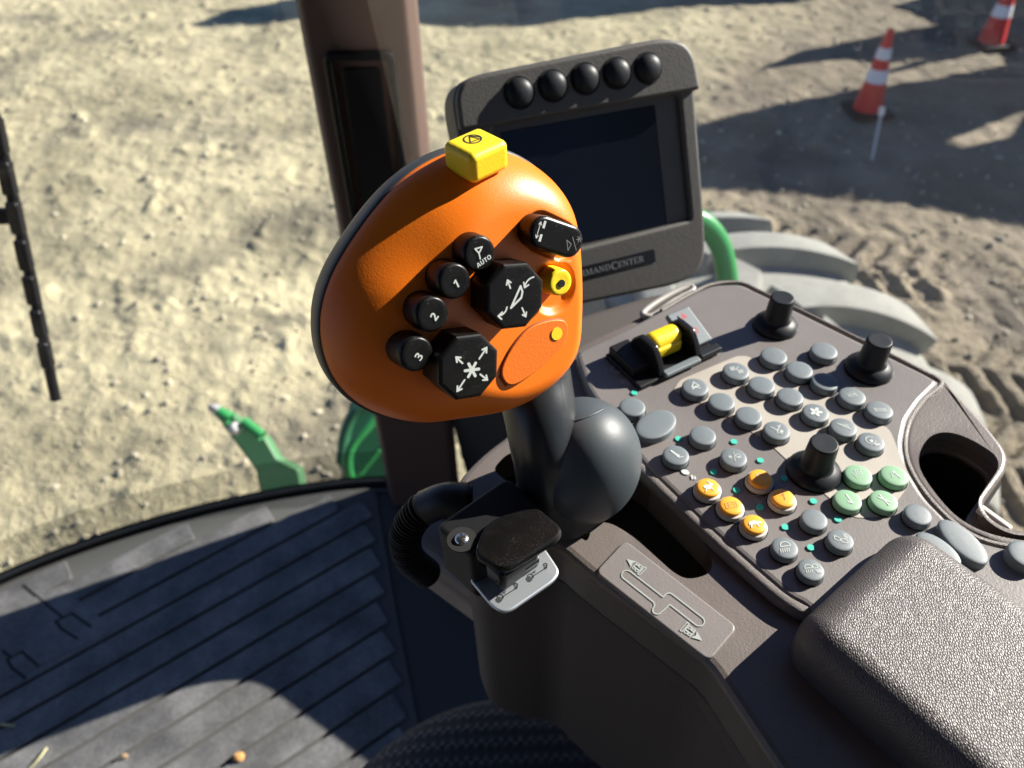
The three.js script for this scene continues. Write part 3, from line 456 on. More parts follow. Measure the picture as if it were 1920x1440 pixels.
// ---- rotary knobs ----
{
  const p = [[0.0, 0.0], [0.0136, 0.0], [0.0133, 0.0022], [0.0112, 0.0048], [0.0088, 0.0058], [0.0079, 0.0066], [0.0077, 0.009], [0.0070, 0.0214], [0.0066, 0.0224], [0.0060, 0.0226], [0.0050, 0.0225], [0, 0.0225]];
  const g = new THREE.LatheGeometry(p.map(([x, y]) => new THREE.Vector2(x, y)), 48);
  const topA = V(), spots = [[1453, 612], [1628, 693], [1525, 886]];
  for (const [x, y] of spots) { const k = mesh('knob', g, M.knob, con); k.position.copy(P(x, y, H)).sub(con.position); tag(k, 'black rotary knob with a flared foot'); }
}
// ---- hand-throttle style switch: black guards with a yellow rocker ----
{
  const h = H, o = P(1240, 668, h), e1 = P(1330, 662, h).sub(P(1213, 716, h)).setY(0).normalize(), e2 = V(0, 1, 0).cross(e1).normalize();   // e1 right-up, e2 towards the far side
  const g = new THREE.Group(); g.name = 'guarded_switch'; con.add(g); g.position.copy(o).sub(con.position); g.quaternion.setFromRotationMatrix(new THREE.Matrix4().makeBasis(e1, V(0, 1, 0), e1.clone().cross(V(0, 1, 0)))); tag(g, 'yellow rocker switch between black guards');
  const bx = (n, w, hh, d, x, y, z, m, r = 0.0012) => { const q = mesh(n, boxUV(new RoundedBoxGeometry(w, hh, d, 3, Math.min(r, w * 0.45, hh * 0.45, d * 0.45))), m, g); q.position.set(x, y, z); return q; };
  bx('switch_base', 0.058, 0.004, 0.034, 0.0, 0.001, 0, M.black);
  const gs = roundPoly([[-0.016, 0], [0.016, 0], [0.012, 0.011], [0.006, 0.017], [-0.006, 0.017], [-0.012, 0.010]], 0.003);
  const gg = plate(gs, -0.002, 0.002, 0.0008); gg.rotateY(Math.PI / 2);
  for (const x of [-0.0125, 0.0145]) { const q = mesh('guard', gg, M.blackGloss, g); q.position.set(x, 0.002, 0.001); }
  bx('guard_wing', 0.014, 0.006, 0.024, -0.0205, 0.006, -0.004, M.black);
  const wing = bx('guard_wing', 0.017, 0.004, 0.026, 0.0225, 0.0085, -0.004, M.button); wing.rotation.x = 0.35;
  bx('front_lip', 0.016, 0.004, 0.006, 0.0225, 0.004, 0.015, M.knob);
  bx('front_lip', 0.026, 0.003, 0.005, 0.001, 0.004, 0.0165, M.button);
  const rk = new THREE.CapsuleGeometry(0.0055, 0.012, 8, 20); rk.rotateZ(Math.PI / 2); rk.scale(1.05, 1, 1.15); const r = mesh('yellow_rocker', boxUV(rk), M.yellow, g); r.position.set(0.001, 0.0125, -0.002);
  bx('yellow_rocker_skirt', 0.019, 0.008, 0.006, 0.0005, 0.0085, 0.003, M.yellow, 0.002);
  const ic = (x, z, fn) => { const q = mesh('red_symbol', basisGeo(printGeo(mark(fn), 0.010, 0.010), V(x, 0.0108 + z * -0.36, z), V(1, 0, 0), V(0, 0.35, -1)), printMat, g); };
  ic(0.0225, -0.010, (c) => { c.fillStyle = '#c22a38'; c.beginPath(); c.moveTo(30, 70); c.lineTo(50, 25); c.lineTo(70, 70); c.fill(); });
  ic(0.0225, 0.001, (c) => { c.strokeStyle = '#c22a38'; c.lineWidth = 9; arc(c, 50, 50, 20); });
}
// ---- padded rest ----
{
  const ph = H + 0.018, f1 = P(1478, 1215, ph), f2 = P(1706, 1003, ph), e1 = f2.clone().sub(f1).normalize(), back = V(Math.sin(rad(140)), 0, -Math.cos(rad(140))), w = f1.distanceTo(f2), len = 0.34;
  const g = new RoundedBoxGeometry(w + 0.002, 0.062, len, 10, 0.014), p = g.attributes.position;
  const o = f1.clone().lerp(f2, 0.5).addScaledVector(back, len / 2 - 0.006).setY(ph - 0.031);
  const q = mesh('padded_rest', worldGeo(basisGeo(boxUV(g), o, e1, V(0, 1, 0)), con), M.leather, con); tag(q, 'padded armrest lid in grained dark leatherette');
}
// ================= JOYSTICK =================
const JN = camR.clone().multiplyScalar(0.5).addScaledVector(camU, -0.27).addScaledVector(fw, -0.82).normalize();
const JO = at(860, 540, 0.285);
const JV = camU.clone().addScaledVector(JN, -camU.dot(JN)).normalize(), JU = JV.clone().cross(JN);
const joy = thing('joystick', 'orange multi-button joystick with a black neck and boot on the console', 'joystick', JO, JU, JV);
const jp = (x, y, off = 0) => { const q = onPlane(x, y, JO.clone().addScaledVector(JN, off), JN).sub(JO); return [q.dot(JU), q.dot(JV)]; };
{
  const outlineL = [[905, 779, -0.019], [850, 785, -0.021], [795, 790, -0.024], [742, 785, -0.024], [692, 768, -0.024], [652, 742, -0.024], [622, 704, -0.024], [606, 665, -0.024], [599, 620, -0.024], [603, 572, -0.024], [622, 515, -0.024], [652, 462, -0.024], [690, 408, -0.024], [728, 362, -0.024], [775, 322, -0.022], [830, 297, -0.017]].map(([x, y, o]) => jp(x, y, o));
  const outlineR = [[890, 280, -0.013], [950, 280, -0.010], [992, 289, -0.009], [1032, 311, -0.009], [1066, 344, -0.009], [1087, 390, -0.010], [1093, 450, -0.010], [1091, 520, -0.011], [1087, 590, -0.012], [1079, 652, -0.014], [1054, 696, -0.015], [1006, 740, -0.016], [955, 768, -0.017]].map(([x, y, o]) => jp(x, y, o));
  const curve = new THREE.CatmullRomCurve3([...outlineL, ...outlineR].map(([u, v]) => V(u, v, 0)), true, 'centripetal').getPoints(600);
  const c0 = jp(858, 560, -0.01), NA = 360, polar = new Float32Array(NA);
  for (let k = 0; k < NA; k++) { const a = k / NA * 2 * Math.PI; let best = 0; for (let i = 0; i < curve.length - 1; i++) { const x1 = curve[i].x - c0[0], y1 = curve[i].y - c0[1], x2 = curve[i + 1].x - c0[0], y2 = curve[i + 1].y - c0[1], dx = Math.cos(a), dy = Math.sin(a), den = dx * (y2 - y1) - dy * (x2 - x1); if (Math.abs(den) < 1e-12) continue; const s = (x1 * (y2 - y1) - y1 * (x2 - x1)) / den, t = (x1 * dy - y1 * dx) / den; if (s > 0 && t >= 0 && t <= 1) best = Math.max(best, s); } polar[k] = best; }
  for (let it = 0; it < 40; it++) { const q = polar.slice(); for (let k = 0; k < NA; k++) polar[k] = 0.25 * q[(k + NA - 1) % NA] + 0.5 * q[k] + 0.25 * q[(k + 1) % NA]; }
  const Rof = (a) => { const x = ((a / (2 * Math.PI)) % 1 + 1) % 1 * NA, i = Math.floor(x), f = x - i; return polar[i % NA] * (1 - f) + polar[(i + 1) % NA] * f; };
  const D = 0.024;
  const width = (a) => { const l = 0.5 - 0.5 * Math.cos(a), t = Math.max(0, Math.sin(a)), b = Math.max(0, -Math.sin(a)); return 0.0095 + 0.029 * Math.pow(l, 1.2) + 0.009 * t * t + 0.004 * b; };   // roundness of the shoulder round the rim
  const yb = jp(1040, 540), rkA = jp(1015, 435), rkB = jp(1060, 455), ss = (a, b, x) => { const t = Math.max(0, Math.min(1, (x - a) / (b - a))); return t * t * (3 - 2 * t); };
  const segd = (u, v, A, B) => { const dx = B[0] - A[0], dy = B[1] - A[1], t = Math.max(0, Math.min(1, ((u - A[0]) * dx + (v - A[1]) * dy) / (dx * dx + dy * dy))); return Math.hypot(u - A[0] - t * dx, v - A[1] - t * dy); };
  const padPts = [[935, 700], [955, 655], [990, 612], [1040, 597], [1066, 603], [1060, 645], [1005, 697], [955, 728]].map(([x, y]) => jp(x, y));
  const polyIn = (u, v, pts) => { let k = false; for (let i = 0, j = pts.length - 1; i < pts.length; j = i++) if ((pts[i][1] > v) !== (pts[j][1] > v) && u < (pts[j][0] - pts[i][0]) * (v - pts[i][1]) / (pts[j][1] - pts[i][1]) + pts[i][0]) k = !k; return k; };
  const headZ = (u, v, detail = true) => {
    const dx = u - c0[0], dy = v - c0[1], d = Math.hypot(dx, dy), a = Math.atan2(dy, dx), R = Rof(a), e = Math.max(0, R - d), w = width(a), t = Math.min(1, e / w);
    const q = 1.62 + 0.6 * (0.5 + 0.5 * Math.cos(a)); let z = D * (Math.pow(1 - Math.pow(1 - t, q), 1 / q) - 1) - 0.0012 * (d / 0.05) * (d / 0.05);
    if (detail) {
      z -= 0.0026 * (1 - ss(0.0075, 0.0112, Math.hypot(u - yb[0], (v - yb[1]) * 0.95)));
      z -= 0.0022 * (1 - ss(0.0066, 0.0082, segd(u, v, rkA, rkB)));
    }
    return z;
  };
  const nr = 130, pos = [], idx = [], uv = [];
  for (let i = 0; i <= nr; i++) { const r = 1 - Math.pow(1 - i / nr, 1.3); for (let k = 0; k < NA; k++) { const a = k / NA * 2 * Math.PI, R = Rof(a), u = c0[0] + Math.cos(a) * R * r, v = c0[1] + Math.sin(a) * R * r; pos.push(u, v, headZ(u, v)); uv.push(u, v); } }
  for (let i = 0; i < nr; i++) for (let k = 0; k < NA; k++) { const a = i * NA + k, b = i * NA + (k + 1) % NA; idx.push(a, a + NA, b, b, a + NA, b + NA); }
  const g = new THREE.BufferGeometry(); g.setAttribute('position', new THREE.Float32BufferAttribute(pos, 3)); g.setAttribute('uv', new THREE.Float32BufferAttribute(uv, 2)); g.setIndex(idx); g.computeVertexNormals();
  mesh('orange_shell', g, M.orange, joy);
  // black rear shell
  const bp = [], bi = [], bu = [], rows = [[1.0, -0.0225], [1.014, -0.0230], [1.022, -0.0255], [1.018, -0.031], [0.97, -0.039], [0.86, -0.047], [0.6, -0.053], [0.3, -0.055], [0.0, -0.0555]];
  rows.forEach(([s, z]) => { for (let k = 0; k < NA; k++) { const a = k / NA * 2 * Math.PI, R = Rof(a) * s; bp.push(c0[0] + Math.cos(a) * R, c0[1] + Math.sin(a) * R, z - 0.0015); bu.push(k / NA * 0.3, z); } });
  for (let i = 0; i < rows.length - 1; i++) for (let k = 0; k < NA; k++) { const a = i * NA + k, b = i * NA + (k + 1) % NA; bi.push(a, a + NA, b, b, a + NA, b + NA); }
  const bg = new THREE.BufferGeometry(); bg.setAttribute('position', new THREE.Float32BufferAttribute(bp, 3)); bg.setAttribute('uv', new THREE.Float32BufferAttribute(bu, 2)); bg.setIndex(bi); bg.computeVertexNormals();
  mesh('rear_shell', bg, M.shellGrey, joy);
  // round black buttons
  const cap = (r, h) => new THREE.LatheGeometry([[r * 1.04, -0.010], [r * 1.04, 0.0], [r * 1.0, h * 0.55], [r * 0.985, h * 0.78], [r * 0.93, h * 0.93], [r * 0.82, h], [r * 0.6, h * 0.985], [0, h * 0.95]].map(([x, y]) => new THREE.Vector2(x, y)), 40).rotateX(Math.PI / 2);
  const put = (name, geo, mat, x, y, h, sc) => { const [u, v] = jp(x, y, h), m = mesh(name, boxUV(geo.clone()), mat, joy); m.position.set(u, v, 0); if (sc) m.scale.set(...sc); return m; };
  const jprint = (parent, uvr, w, h, z, img, x = 0, y = 0) => { const a = rad(img), X = V(Math.cos(a), Math.sin(a), 0); return mesh('symbol', basisGeo(printGeo(uvr, w, h), V(x, y, z), X, V(-X.y, X.x, 0)), printMat, parent); };
  const text = (s, size) => (c) => { c.font = 'bold ' + size + 'px sans-serif'; c.textAlign = 'center'; c.textBaseline = 'middle'; c.fillText(s, 50, 52); };
  const gc = cap(0.0067, 0.0072), small = [[900, 476, 'auto', 38], [853, 528, '1', 35], [811, 590, '2', 60], [782, 665, '3', 60]];
  for (const [x, y, s, ang] of small) {
    const m = put('round_button', gc, M.dusty, x, y, 0.0072);
    const d = s === 'auto' ? (c) => { c.lineWidth = 6; line(c, 40, 12, 70, 22, 46, 36, 40, 12); line(c, 46, 36, 40, 58); c.font = 'bold 27px sans-serif'; c.textAlign = 'center'; c.fillText('AUTO', 50, 84); } : text(s, 56);
    jprint(m, mark(d), s === 'auto' ? 0.0092 : 0.0078, s === 'auto' ? 0.0092 : 0.0078, 0.0073, ang, 0.0006, -0.0006); tag(m, 'round black button marked ' + s.toUpperCase());
  }
  // octagonal rocker pads
  const oct = (r, h) => { const s = new THREE.Shape(); for (let k = 0; k < 8; k++) { const a = k * Math.PI / 4 + Math.PI / 8; k ? s.lineTo(r * Math.cos(a), r * Math.sin(a)) : s.moveTo(r * Math.cos(a), r * Math.sin(a)); } s.closePath(); const g = new THREE.ExtrudeGeometry(s, { depth: h + 0.008 - 0.003, bevelEnabled: true, bevelThickness: 0.0015, bevelSize: 0.0015, bevelOffset: -0.0015, bevelSegments: 3 }); g.translate(0, 0, -0.008 + 0.0015); return g; };
  const go = oct(0.0131, 0.0125), arrows = (c, lowerStar) => {
    c.lineWidth = 3.4;
    if (lowerStar) { arrow(c, 64, 32, 78, 14, 9); arrow(c, 32, 36, 20, 24, 9); arrow(c, 36, 66, 22, 84, 9); arrow(c, 66, 60, 80, 72, 9); c.lineWidth = 5.5; for (let k = 0; k < 3; k++) { const a = k * Math.PI / 3 + 0.02; line(c, 50 - 13 * Math.cos(a), 50 - 13 * Math.sin(a), 50 + 13 * Math.cos(a), 50 + 13 * Math.sin(a)); } }
    else { c.lineWidth = 4; line(c, 36, 64, 54, 28, 58, 38, 56, 48, 36, 64); c.lineWidth = 3; arrow(c, 34, 30, 28, 16, 8); arrow(c, 58, 66, 66, 82, 8); c.beginPath(); c.moveTo(80, 14); c.quadraticCurveTo(66, 16, 62, 30); c.stroke(); line(c, 60, 22, 62, 31, 70, 27); c.beginPath(); c.moveTo(28, 62); c.quadraticCurveTo(26, 74, 12, 76); c.stroke(); line(c, 19, 70, 11, 76, 18, 82); }
  };
  for (const [x, y, star] of [[967, 556, false], [880, 689, true]]) { const m = put('octagonal_pad', go, M.dusty, x, y, 0.0125); m.rotation.z = 0.14; tag(m, star ? 'black octagonal pad with a white star and four arrows' : 'black octagonal pad with a white blade and arrows'); jprint(m, mark((c) => arrows(c, star)), 0.0215, 0.0215, 0.0127, 0, 0.001, -0.001); }
  // long rocker at the upper right
  { const A = jp(1022, 437, 0.009), B = jp(1070, 453, 0.009), X = V(B[0] - A[0], B[1] - A[1], 0), l = X.length() / 2; const gr = plate(stadium(l, 0.0063), -0.006, 0.009, 0.0018, 4); const m = mesh('rocker_button', boxUV(gr), M.dusty, joy); m.position.set((A[0] + B[0]) / 2, (A[1] + B[1]) / 2, 0); m.rotation.z = Math.atan2(X.y, X.x);
    jprint(m, mark((c) => { c.lineWidth = 3; c.fillRect(26, 10, 10, 26); c.fillRect(26, 58, 10, 26); line(c, 14, 20, 14, 74); line(c, 8, 28, 14, 18, 20, 28); line(c, 8, 66, 14, 76, 20, 66); }), 0.0105, 0.0105, 0.0091, 0, -0.0055, 0);
    jprint(m, mark((c) => { c.strokeStyle = '#7a7c7a'; c.lineWidth = 3.5; line(c, 22, 34, 40, 52, 24, 72, 22, 34); line(c, 48, 28, 60, 78); for (let k = 0; k < 3; k++) line(c, 76 - 12 * Math.cos(k * 1.05), 40 - 12 * Math.sin(k * 1.05), 76 + 12 * Math.cos(k * 1.05), 40 + 12 * Math.sin(k * 1.05)); }), 0.0105, 0.0105, 0.0091, 25, 0.0075, -0.0002); tag(m, 'long black rocker button'); }
  // yellow round button in a dimple, with a dark centre
  { const m = put('yellow_button', cap(0.0054, 0.0056), M.yellow, 1052, 530, 0.0056); const c = mesh('dark_centre', new THREE.CylinderGeometry(0.0015, 0.0015, 0.0008, 24).rotateX(Math.PI / 2), M.knob, m); c.position.set(0.0002, -0.0003, 0.0056); }
  // raised grip pad with a yellow dot
  { const g = plate(roundPoly(padPts, 0.006), -0.003, 0.0006, 0.0005), m = mesh('grip_pad', g, M.orangePad, joy);
    mesh('pad_seam', tube(roundPoly(padPts, 0.006).getSpacedPoints(90).map((p) => V(p.x + (p.x - padPts[0][0]) * 0, p.y, Math.max(-0.004, headZ(p.x, p.y)) + 0.0001)), 0.0004, 200, 6, true), M.seam, m);
    const d = jp(1042, 625), y = mesh('yellow_dot', new THREE.CylinderGeometry(0.0026, 0.0026, 0.0006, 28).rotateX(Math.PI / 2), M.yellow, m); y.position.set(d[0], d[1], 0.0007); }
  // yellow trigger block on the top edge
  { const corner = jp(888, 312, 0.0), A2 = jp(952, 300, 0.0), X = V(A2[0] - corner[0], A2[1] - corner[1], 0).normalize(), Y = V(-X.y, X.x, 0);
    const w = 0.0182, hh = 0.0118, dp = 0.0172, g = boxUV(new RoundedBoxGeometry(w, hh, dp, 6, 0.0028));
    const m = mesh('yellow_trigger', g, M.yellow, joy); const wx = V(Math.sin(rad(49)), 0, -Math.cos(rad(49))), wz = V(Math.sin(rad(139)), 0, -Math.cos(rad(139))), wy = V(0.02, 1, -0.02).normalize();
    const inv = joy.quaternion.clone().invert(); const lx = wx.applyQuaternion(inv).normalize(), lz0 = wz.applyQuaternion(inv), ly = wy.applyQuaternion(inv); const lz = lx.clone().cross(ly).normalize(), ly2 = lz.clone().cross(lx);
    m.quaternion.setFromRotationMatrix(new THREE.Matrix4().makeBasis(lx, ly2, lz)); m.position.copy(joy.worldToLocal(at(884, 297, 0.2735))).addScaledVector(lx, w / 2 - 0.0006).addScaledVector(ly2, -hh / 2 + 0.001).addScaledVector(lz, -dp / 2 + 0.0008);
    mesh('symbol', basisGeo(printGeo(mark((c) => { c.strokeStyle = '#23282b'; c.lineWidth = 8; arc(c, 50, 50, 38); c.lineWidth = 6; line(c, 24, 66, 56, 22, 72, 72, 24, 66); line(c, 62, 20, 84, 60); }), 0.0085, 0.0085), V(0, hh / 2 + 0.0001, -0.0015), V(1, 0, 0), V(0, 0, -1)), printMat, m); }
  // black neck, boot and shaft (built in world coordinates)
  const loft = (pts, radii, flatten = 1, seg = 60, rs = 40) => { const c = new THREE.CatmullRomCurve3(pts), g = new THREE.TubeGeometry(c, seg, 1, rs), p = g.attributes.position, q = V(); for (let i = 0; i <= seg; i++) { const t = i / seg, ctr = c.getPointAt(t), k = t * (radii.length - 1), a = Math.min(Math.floor(k), radii.length - 2), f = k - a, r = radii[a] * (1 - f) * 1 + radii[a + 1] * f; for (let j = 0; j <= rs; j++) { const n = i * (rs + 1) + j; q.fromBufferAttribute(p, n).sub(ctr).multiplyScalar(r).add(ctr); p.setXYZ(n, q.x, q.y, q.z); } } g.computeVertexNormals(); return g; };
  const jw = (x, y, off) => onPlane(x, y, JO.clone().addScaledVector(JN, off), JN);
  const neckPts = [jw(985, 640, -0.040), jw(1001, 715, -0.038), at(1014, 785, 0.3585), at(1023, 840, 0.362), at(1036, 885, 0.374), at(1052, 930, 0.392)];
  mesh('neck', worldGeo(boxUV(loft(neckPts, [0.0180, 0.0178, 0.0168, 0.0163, 0.0188, 0.0250])), joy), M.rubber, joy);
  const bc = at(1087, 868, 0.383), bo = new THREE.SphereGeometry(1, 64, 48); bo.scale(0.0298, 0.0405, 0.030);
  mesh('boot', worldGeo(boxUV(basisGeo(bo, bc, V(1, -0.06, -0.15), V(0.03, 1, 0.30))), joy), M.boot, joy);
  { const e = [], m = new THREE.Matrix4(), bq = new THREE.Mesh(basisGeo(new THREE.SphereGeometry(1, 48, 32).scale(0.0298, 0.0405, 0.030), bc, V(1, -0.06, -0.15), V(0.03, 1, 0.30)), M.boot), rc = new THREE.Raycaster(); for (const [x, y] of [[1075, 790], [1092, 785], [1112, 777], [1130, 768], [1146, 757]]) { rc.set(C, ray(x, y).normalize()); const h = rc.intersectObject(bq)[0]; if (h) e.push(h.point); } if (e.length > 2) mesh('boot_seam', worldGeo(tube(e, 0.0006, 24, 8), joy), M.boot, joy); }
  const sh = [at(1084, 960, 0.398), at(1098, 1040, 0.415)];
  mesh('shaft', worldGeo(tube(sh, 0.0072, 4, 24), joy), M.metal, joy);
}
// ================= HITCH SWITCH UNIT =================
{
  const h = H + 0.026, o = P(950, 1010, h), e1 = P(1007, 956, h).sub(P(911, 972, h)).normalize();
  const t = thing('hitch_switch', 'black switch box with a dusty paddle and a bare metal plate beside the boot', 'switch', o.clone(), V(1, 0, 0), V(0, 1, 0));
  const L = (g) => worldGeo(g, t), pl = (list, hh) => list.map(([x, y]) => flat(P(x, y, hh)));
  mesh('housing', L(slab(roundPoly(pl([[816, 985], [951, 892], [1010, 945], [1020, 965], [888, 1048]], h - 0.002), [0.004, 0.005, 0.003, 0.003, 0.004]), h - 0.002, h - 0.036, 0.0022)), M.black, t);
  mesh('housing_bracket', L(slab(roundPoly(pl([[860, 985], [930, 935], [1010, 960], [990, 1010], [920, 1040]], h - 0.03), 0.003), h - 0.034, H - 0.06, 0.002)), M.black, t);
  mesh('housing_lower', L(slab(roundPoly(pl([[850, 1006], [940, 940], [1000, 985], [898, 1052]], h - 0.03), 0.003), h - 0.034, h - 0.046, 0.001)), M.black, t);
  const pad = mesh('paddle', L(slab(roundPoly(pl([[888, 1041], [911, 976], [1005, 950], [1056, 993], [1046, 1012], [945, 1074]], h), [0.004, 0.01, 0.004, 0.004, 0.003, 0.006]), h + 0.001, h - 0.0035, 0.0014)), M.dusty, t); tag(pad, 'dusty black paddle with rounded corners');
  mesh('paddle_rib', L(tube([P(1000, 1040, h - 0.012), P(960, 1066, h - 0.012), P(925, 1078, h - 0.012)], 0.0045, 12, 10)), M.blackGloss, t);
  mesh('paddle_arm', L(slab(roundPoly(pl([[905, 1050], [985, 1000], [1015, 1030], [940, 1082]], h - 0.004), 0.003), h - 0.004, h - 0.017, 0.002)), M.blackGloss, t);
  const mh = h - 0.022;
  mesh('metal_plate', L(slab(roundPoly(pl([[880, 1086], [985, 1000], [1022, 1028], [1050, 1070], [1040, 1088], [950, 1150], [925, 1140]], mh), [0.002, 0.002, 0.003, 0.003, 0.004, 0.005, 0.005]), mh, mh - 0.0022, 0.0008)), M.zinc, t);
  const mx = P(1045, 1080, mh).sub(P(945, 1145, mh)).normalize(), my = V(0, 1, 0).cross(mx);
  for (const [x, y] of [[950, 1108], [1006, 1070]]) mesh('tractor_drawing', L(basisGeo(printGeo(mark((c) => { c.strokeStyle = '#2a2e30'; c.lineWidth = 5; arc(c, 34, 68, 14); arc(c, 34, 68, 6); arc(c, 50, 60, 16, 3.9, 7.4); line(c, 60, 66, 150, 66); arc(c, 156, 64, 5); c.beginPath(); c.arc(168, 48, 9, 2.6, 7.2); c.stroke(); line(c, 170, 58, 160, 68); line(c, 74, 46, 96, 46); line(c, 84, 46, 84, 56); }, 2), 0.0155, 0.0085), P(x, y, mh + 0.00025), mx, my)), printMat, t);
  const sc = P(866, 1012, h - 0.002), cup = new THREE.CylinderGeometry(0.0066, 0.0066, 0.0006, 28), s = mesh('screw_recess', L(cup.translate(sc.x, sc.y + 0.0001, sc.z)), M.deep, t);
  const sg = new THREE.LatheGeometry([[0.0032, 0], [0.0031, 0.0008], [0.0022, 0.0016], [0, 0.0019]].map(([x, y]) => new THREE.Vector2(x, y)), 24), scw = mesh('screw', L(sg.translate(sc.x, sc.y + 0.0003, sc.z)), M.metal, t);
  mesh('screw_cross', L(mergeGeometries([new THREE.BoxGeometry(0.0036, 0.0003, 0.0008), new THREE.BoxGeometry(0.0008, 0.0003, 0.0036)]).translate(sc.x, sc.y + 0.0020, sc.z)), M.deep, t);
}
{ // corrugated hose left of the switch box
  const t = thing('hose', 'black corrugated hose curving out of the console behind the switch box', 'hose', at(800, 980, 0.42));
  const c = new THREE.CatmullRomCurve3([at(885, 938, 0.385), at(840, 937, 0.385), at(803, 948, 0.388), at(774, 975, 0.395), at(760, 1010, 0.405), at(768, 1046, 0.418), at(800, 1075, 0.435)]), seg = 220, g = new THREE.TubeGeometry(c, seg, 0.0078, 20), p = g.attributes.position, q = V();
  for (let i = 0; i <= seg; i++) { const u = i / seg, ctr = c.getPointAt(u), r = u < 0.28 ? 1.0 : 1 + 0.10 * Math.sign(Math.sin(u * 260)); for (let j = 0; j <= 20; j++) { const n = i * 21 + j; q.fromBufferAttribute(p, n).sub(ctr).multiplyScalar(r).add(ctr); p.setXYZ(n, q.x, q.y, q.z); } } g.computeVertexNormals();
  mesh('tube', worldGeo(g, t), M.black, t);
  mesh('cuff', worldGeo(new THREE.TubeGeometry(new THREE.CatmullRomCurve3([c.getPointAt(0.02), c.getPointAt(0.14), c.getPointAt(0.27)]), 20, 0.0088, 20), t), M.rubber, t);
}
// ================= DISPLAY =================
{
  const X = V(0.9518, -0.0102, -0.3066), Y = V(-0.1287, 0.894, -0.4291), Z = V(0.2785, 0.4479, 0.8496);
  const t = thing('display', 'grey display with a blank dark screen and five round buttons behind the joystick', 'display', at(1106.3, 338.7, 0.56), X, Y);
  const out = [[-0.0905, 0.072], [-0.079, 0.0825], [0.071, 0.0875], [0.0895, 0.0775], [0.0905, 0.0465], [0.0893, -0.06], [0.085, -0.0815], [0.068, -0.091], [-0.078, -0.086], [-0.0905, -0.075]];
  const s = roundPoly(out, [0.012, 0.02, 0.02, 0.016, 0.004, 0.03, 0.012, 0.02, 0.014, 0.012]);
  const body = s.clone(); mesh('rear_case', plate(roundPoly(out.map(([x, y]) => [x * 0.985, y * 0.985]), 0.014), -0.045, -0.006, 0.01, 5), M.bezel, t);
  const win2 = roundPoly([[-0.0655, -0.0475], [0.0775, -0.0435], [0.0775, 0.0475], [-0.0655, 0.0475]], 0.003); s.holes.push(win2);
  mesh('front_bezel', plate(s, -0.010, 0.0, 0.003, 5), M.bezel, t);
  const bar = roundPoly([[-0.0895, 0.049], [-0.0885, 0.072], [-0.079, 0.0818], [0.071, 0.087], [0.0895, 0.0775], [0.0925, 0.0485]], [0.003, 0.008, 0.018, 0.018, 0.014, 0.003]);
  mesh('button_bar', plate(bar, -0.004, 0.0055, 0.003, 5), M.bezel, t);
  mesh('inner_frame', plate(roundPoly([[-0.067, -0.049], [0.079, -0.045], [0.079, 0.049], [-0.067, 0.049]], 0.002), -0.009, -0.0045, 0.0008, 2), M.bezel, t);
  mesh('screen', plate(roundPoly([[-0.0595, -0.0437], [0.0595, -0.0437], [0.0595, 0.0437], [-0.0595, 0.0437]], 0.001), -0.006, -0.0041, 0.0003, 1), M.screen, t);
  const dome = new THREE.LatheGeometry([[0.0098, 0], [0.0096, 0.0014], [0.0086, 0.0032], [0.006, 0.0049], [0.003, 0.0056], [0, 0.0058]].map(([x, y]) => new THREE.Vector2(x, y)), 36).rotateX(Math.PI / 2);
  for (const [x, y] of [[-0.0446, 0.0668], [-0.0199, 0.0676], [0.0043, 0.0687], [0.0283, 0.0688], [0.0523, 0.0686]]) { const b = mesh('round_button', dome, M.knob, t); b.position.set(x, y, 0.0055); mesh('button_well', new THREE.TorusGeometry(0.0104, 0.0008, 8, 36), M.deep, b); }
  mesh('name_plate', plate(roundPoly([[-0.040, -0.0705], [0.0445, -0.0690], [0.0445, -0.0590], [-0.040, -0.0605]], 0.001), -0.001, 0.0006, 0.0003, 1), M.blackGloss, t);
  mesh('name_print', basisGeo(printGeo(mark((c) => { c.fillStyle = '#8f9499'; c.font = 'bold 58px serif'; c.textBaseline = 'middle'; c.save(); c.scale(0.70, 1); let x = 14; for (const [ch, z] of [['C', 70], ['OMMAND', 54], ['C', 70], ['ENTER', 54]]) { c.font = z + 'px serif'; c.fillText(ch, x, 52); x += c.measureText(ch).width + 2; } c.restore(); }, 4), 0.070, 0.0110), V(0.003, -0.0647, 0.00075), V(1, 0.017, 0), V(-0.017, 1, 0)), printMat, t);
  // mount arm below
  const a = at(1060, 560, 0.575), b = P(1120, 640, H - 0.02);
  mesh('mount', worldGeo(boxUV(new THREE.TubeGeometry(new THREE.LineCurve3(at(1010, 470, 0.59), P(1000, 590, H - 0.03)), 4, 0.016, 16)), t), M.black, t);
}
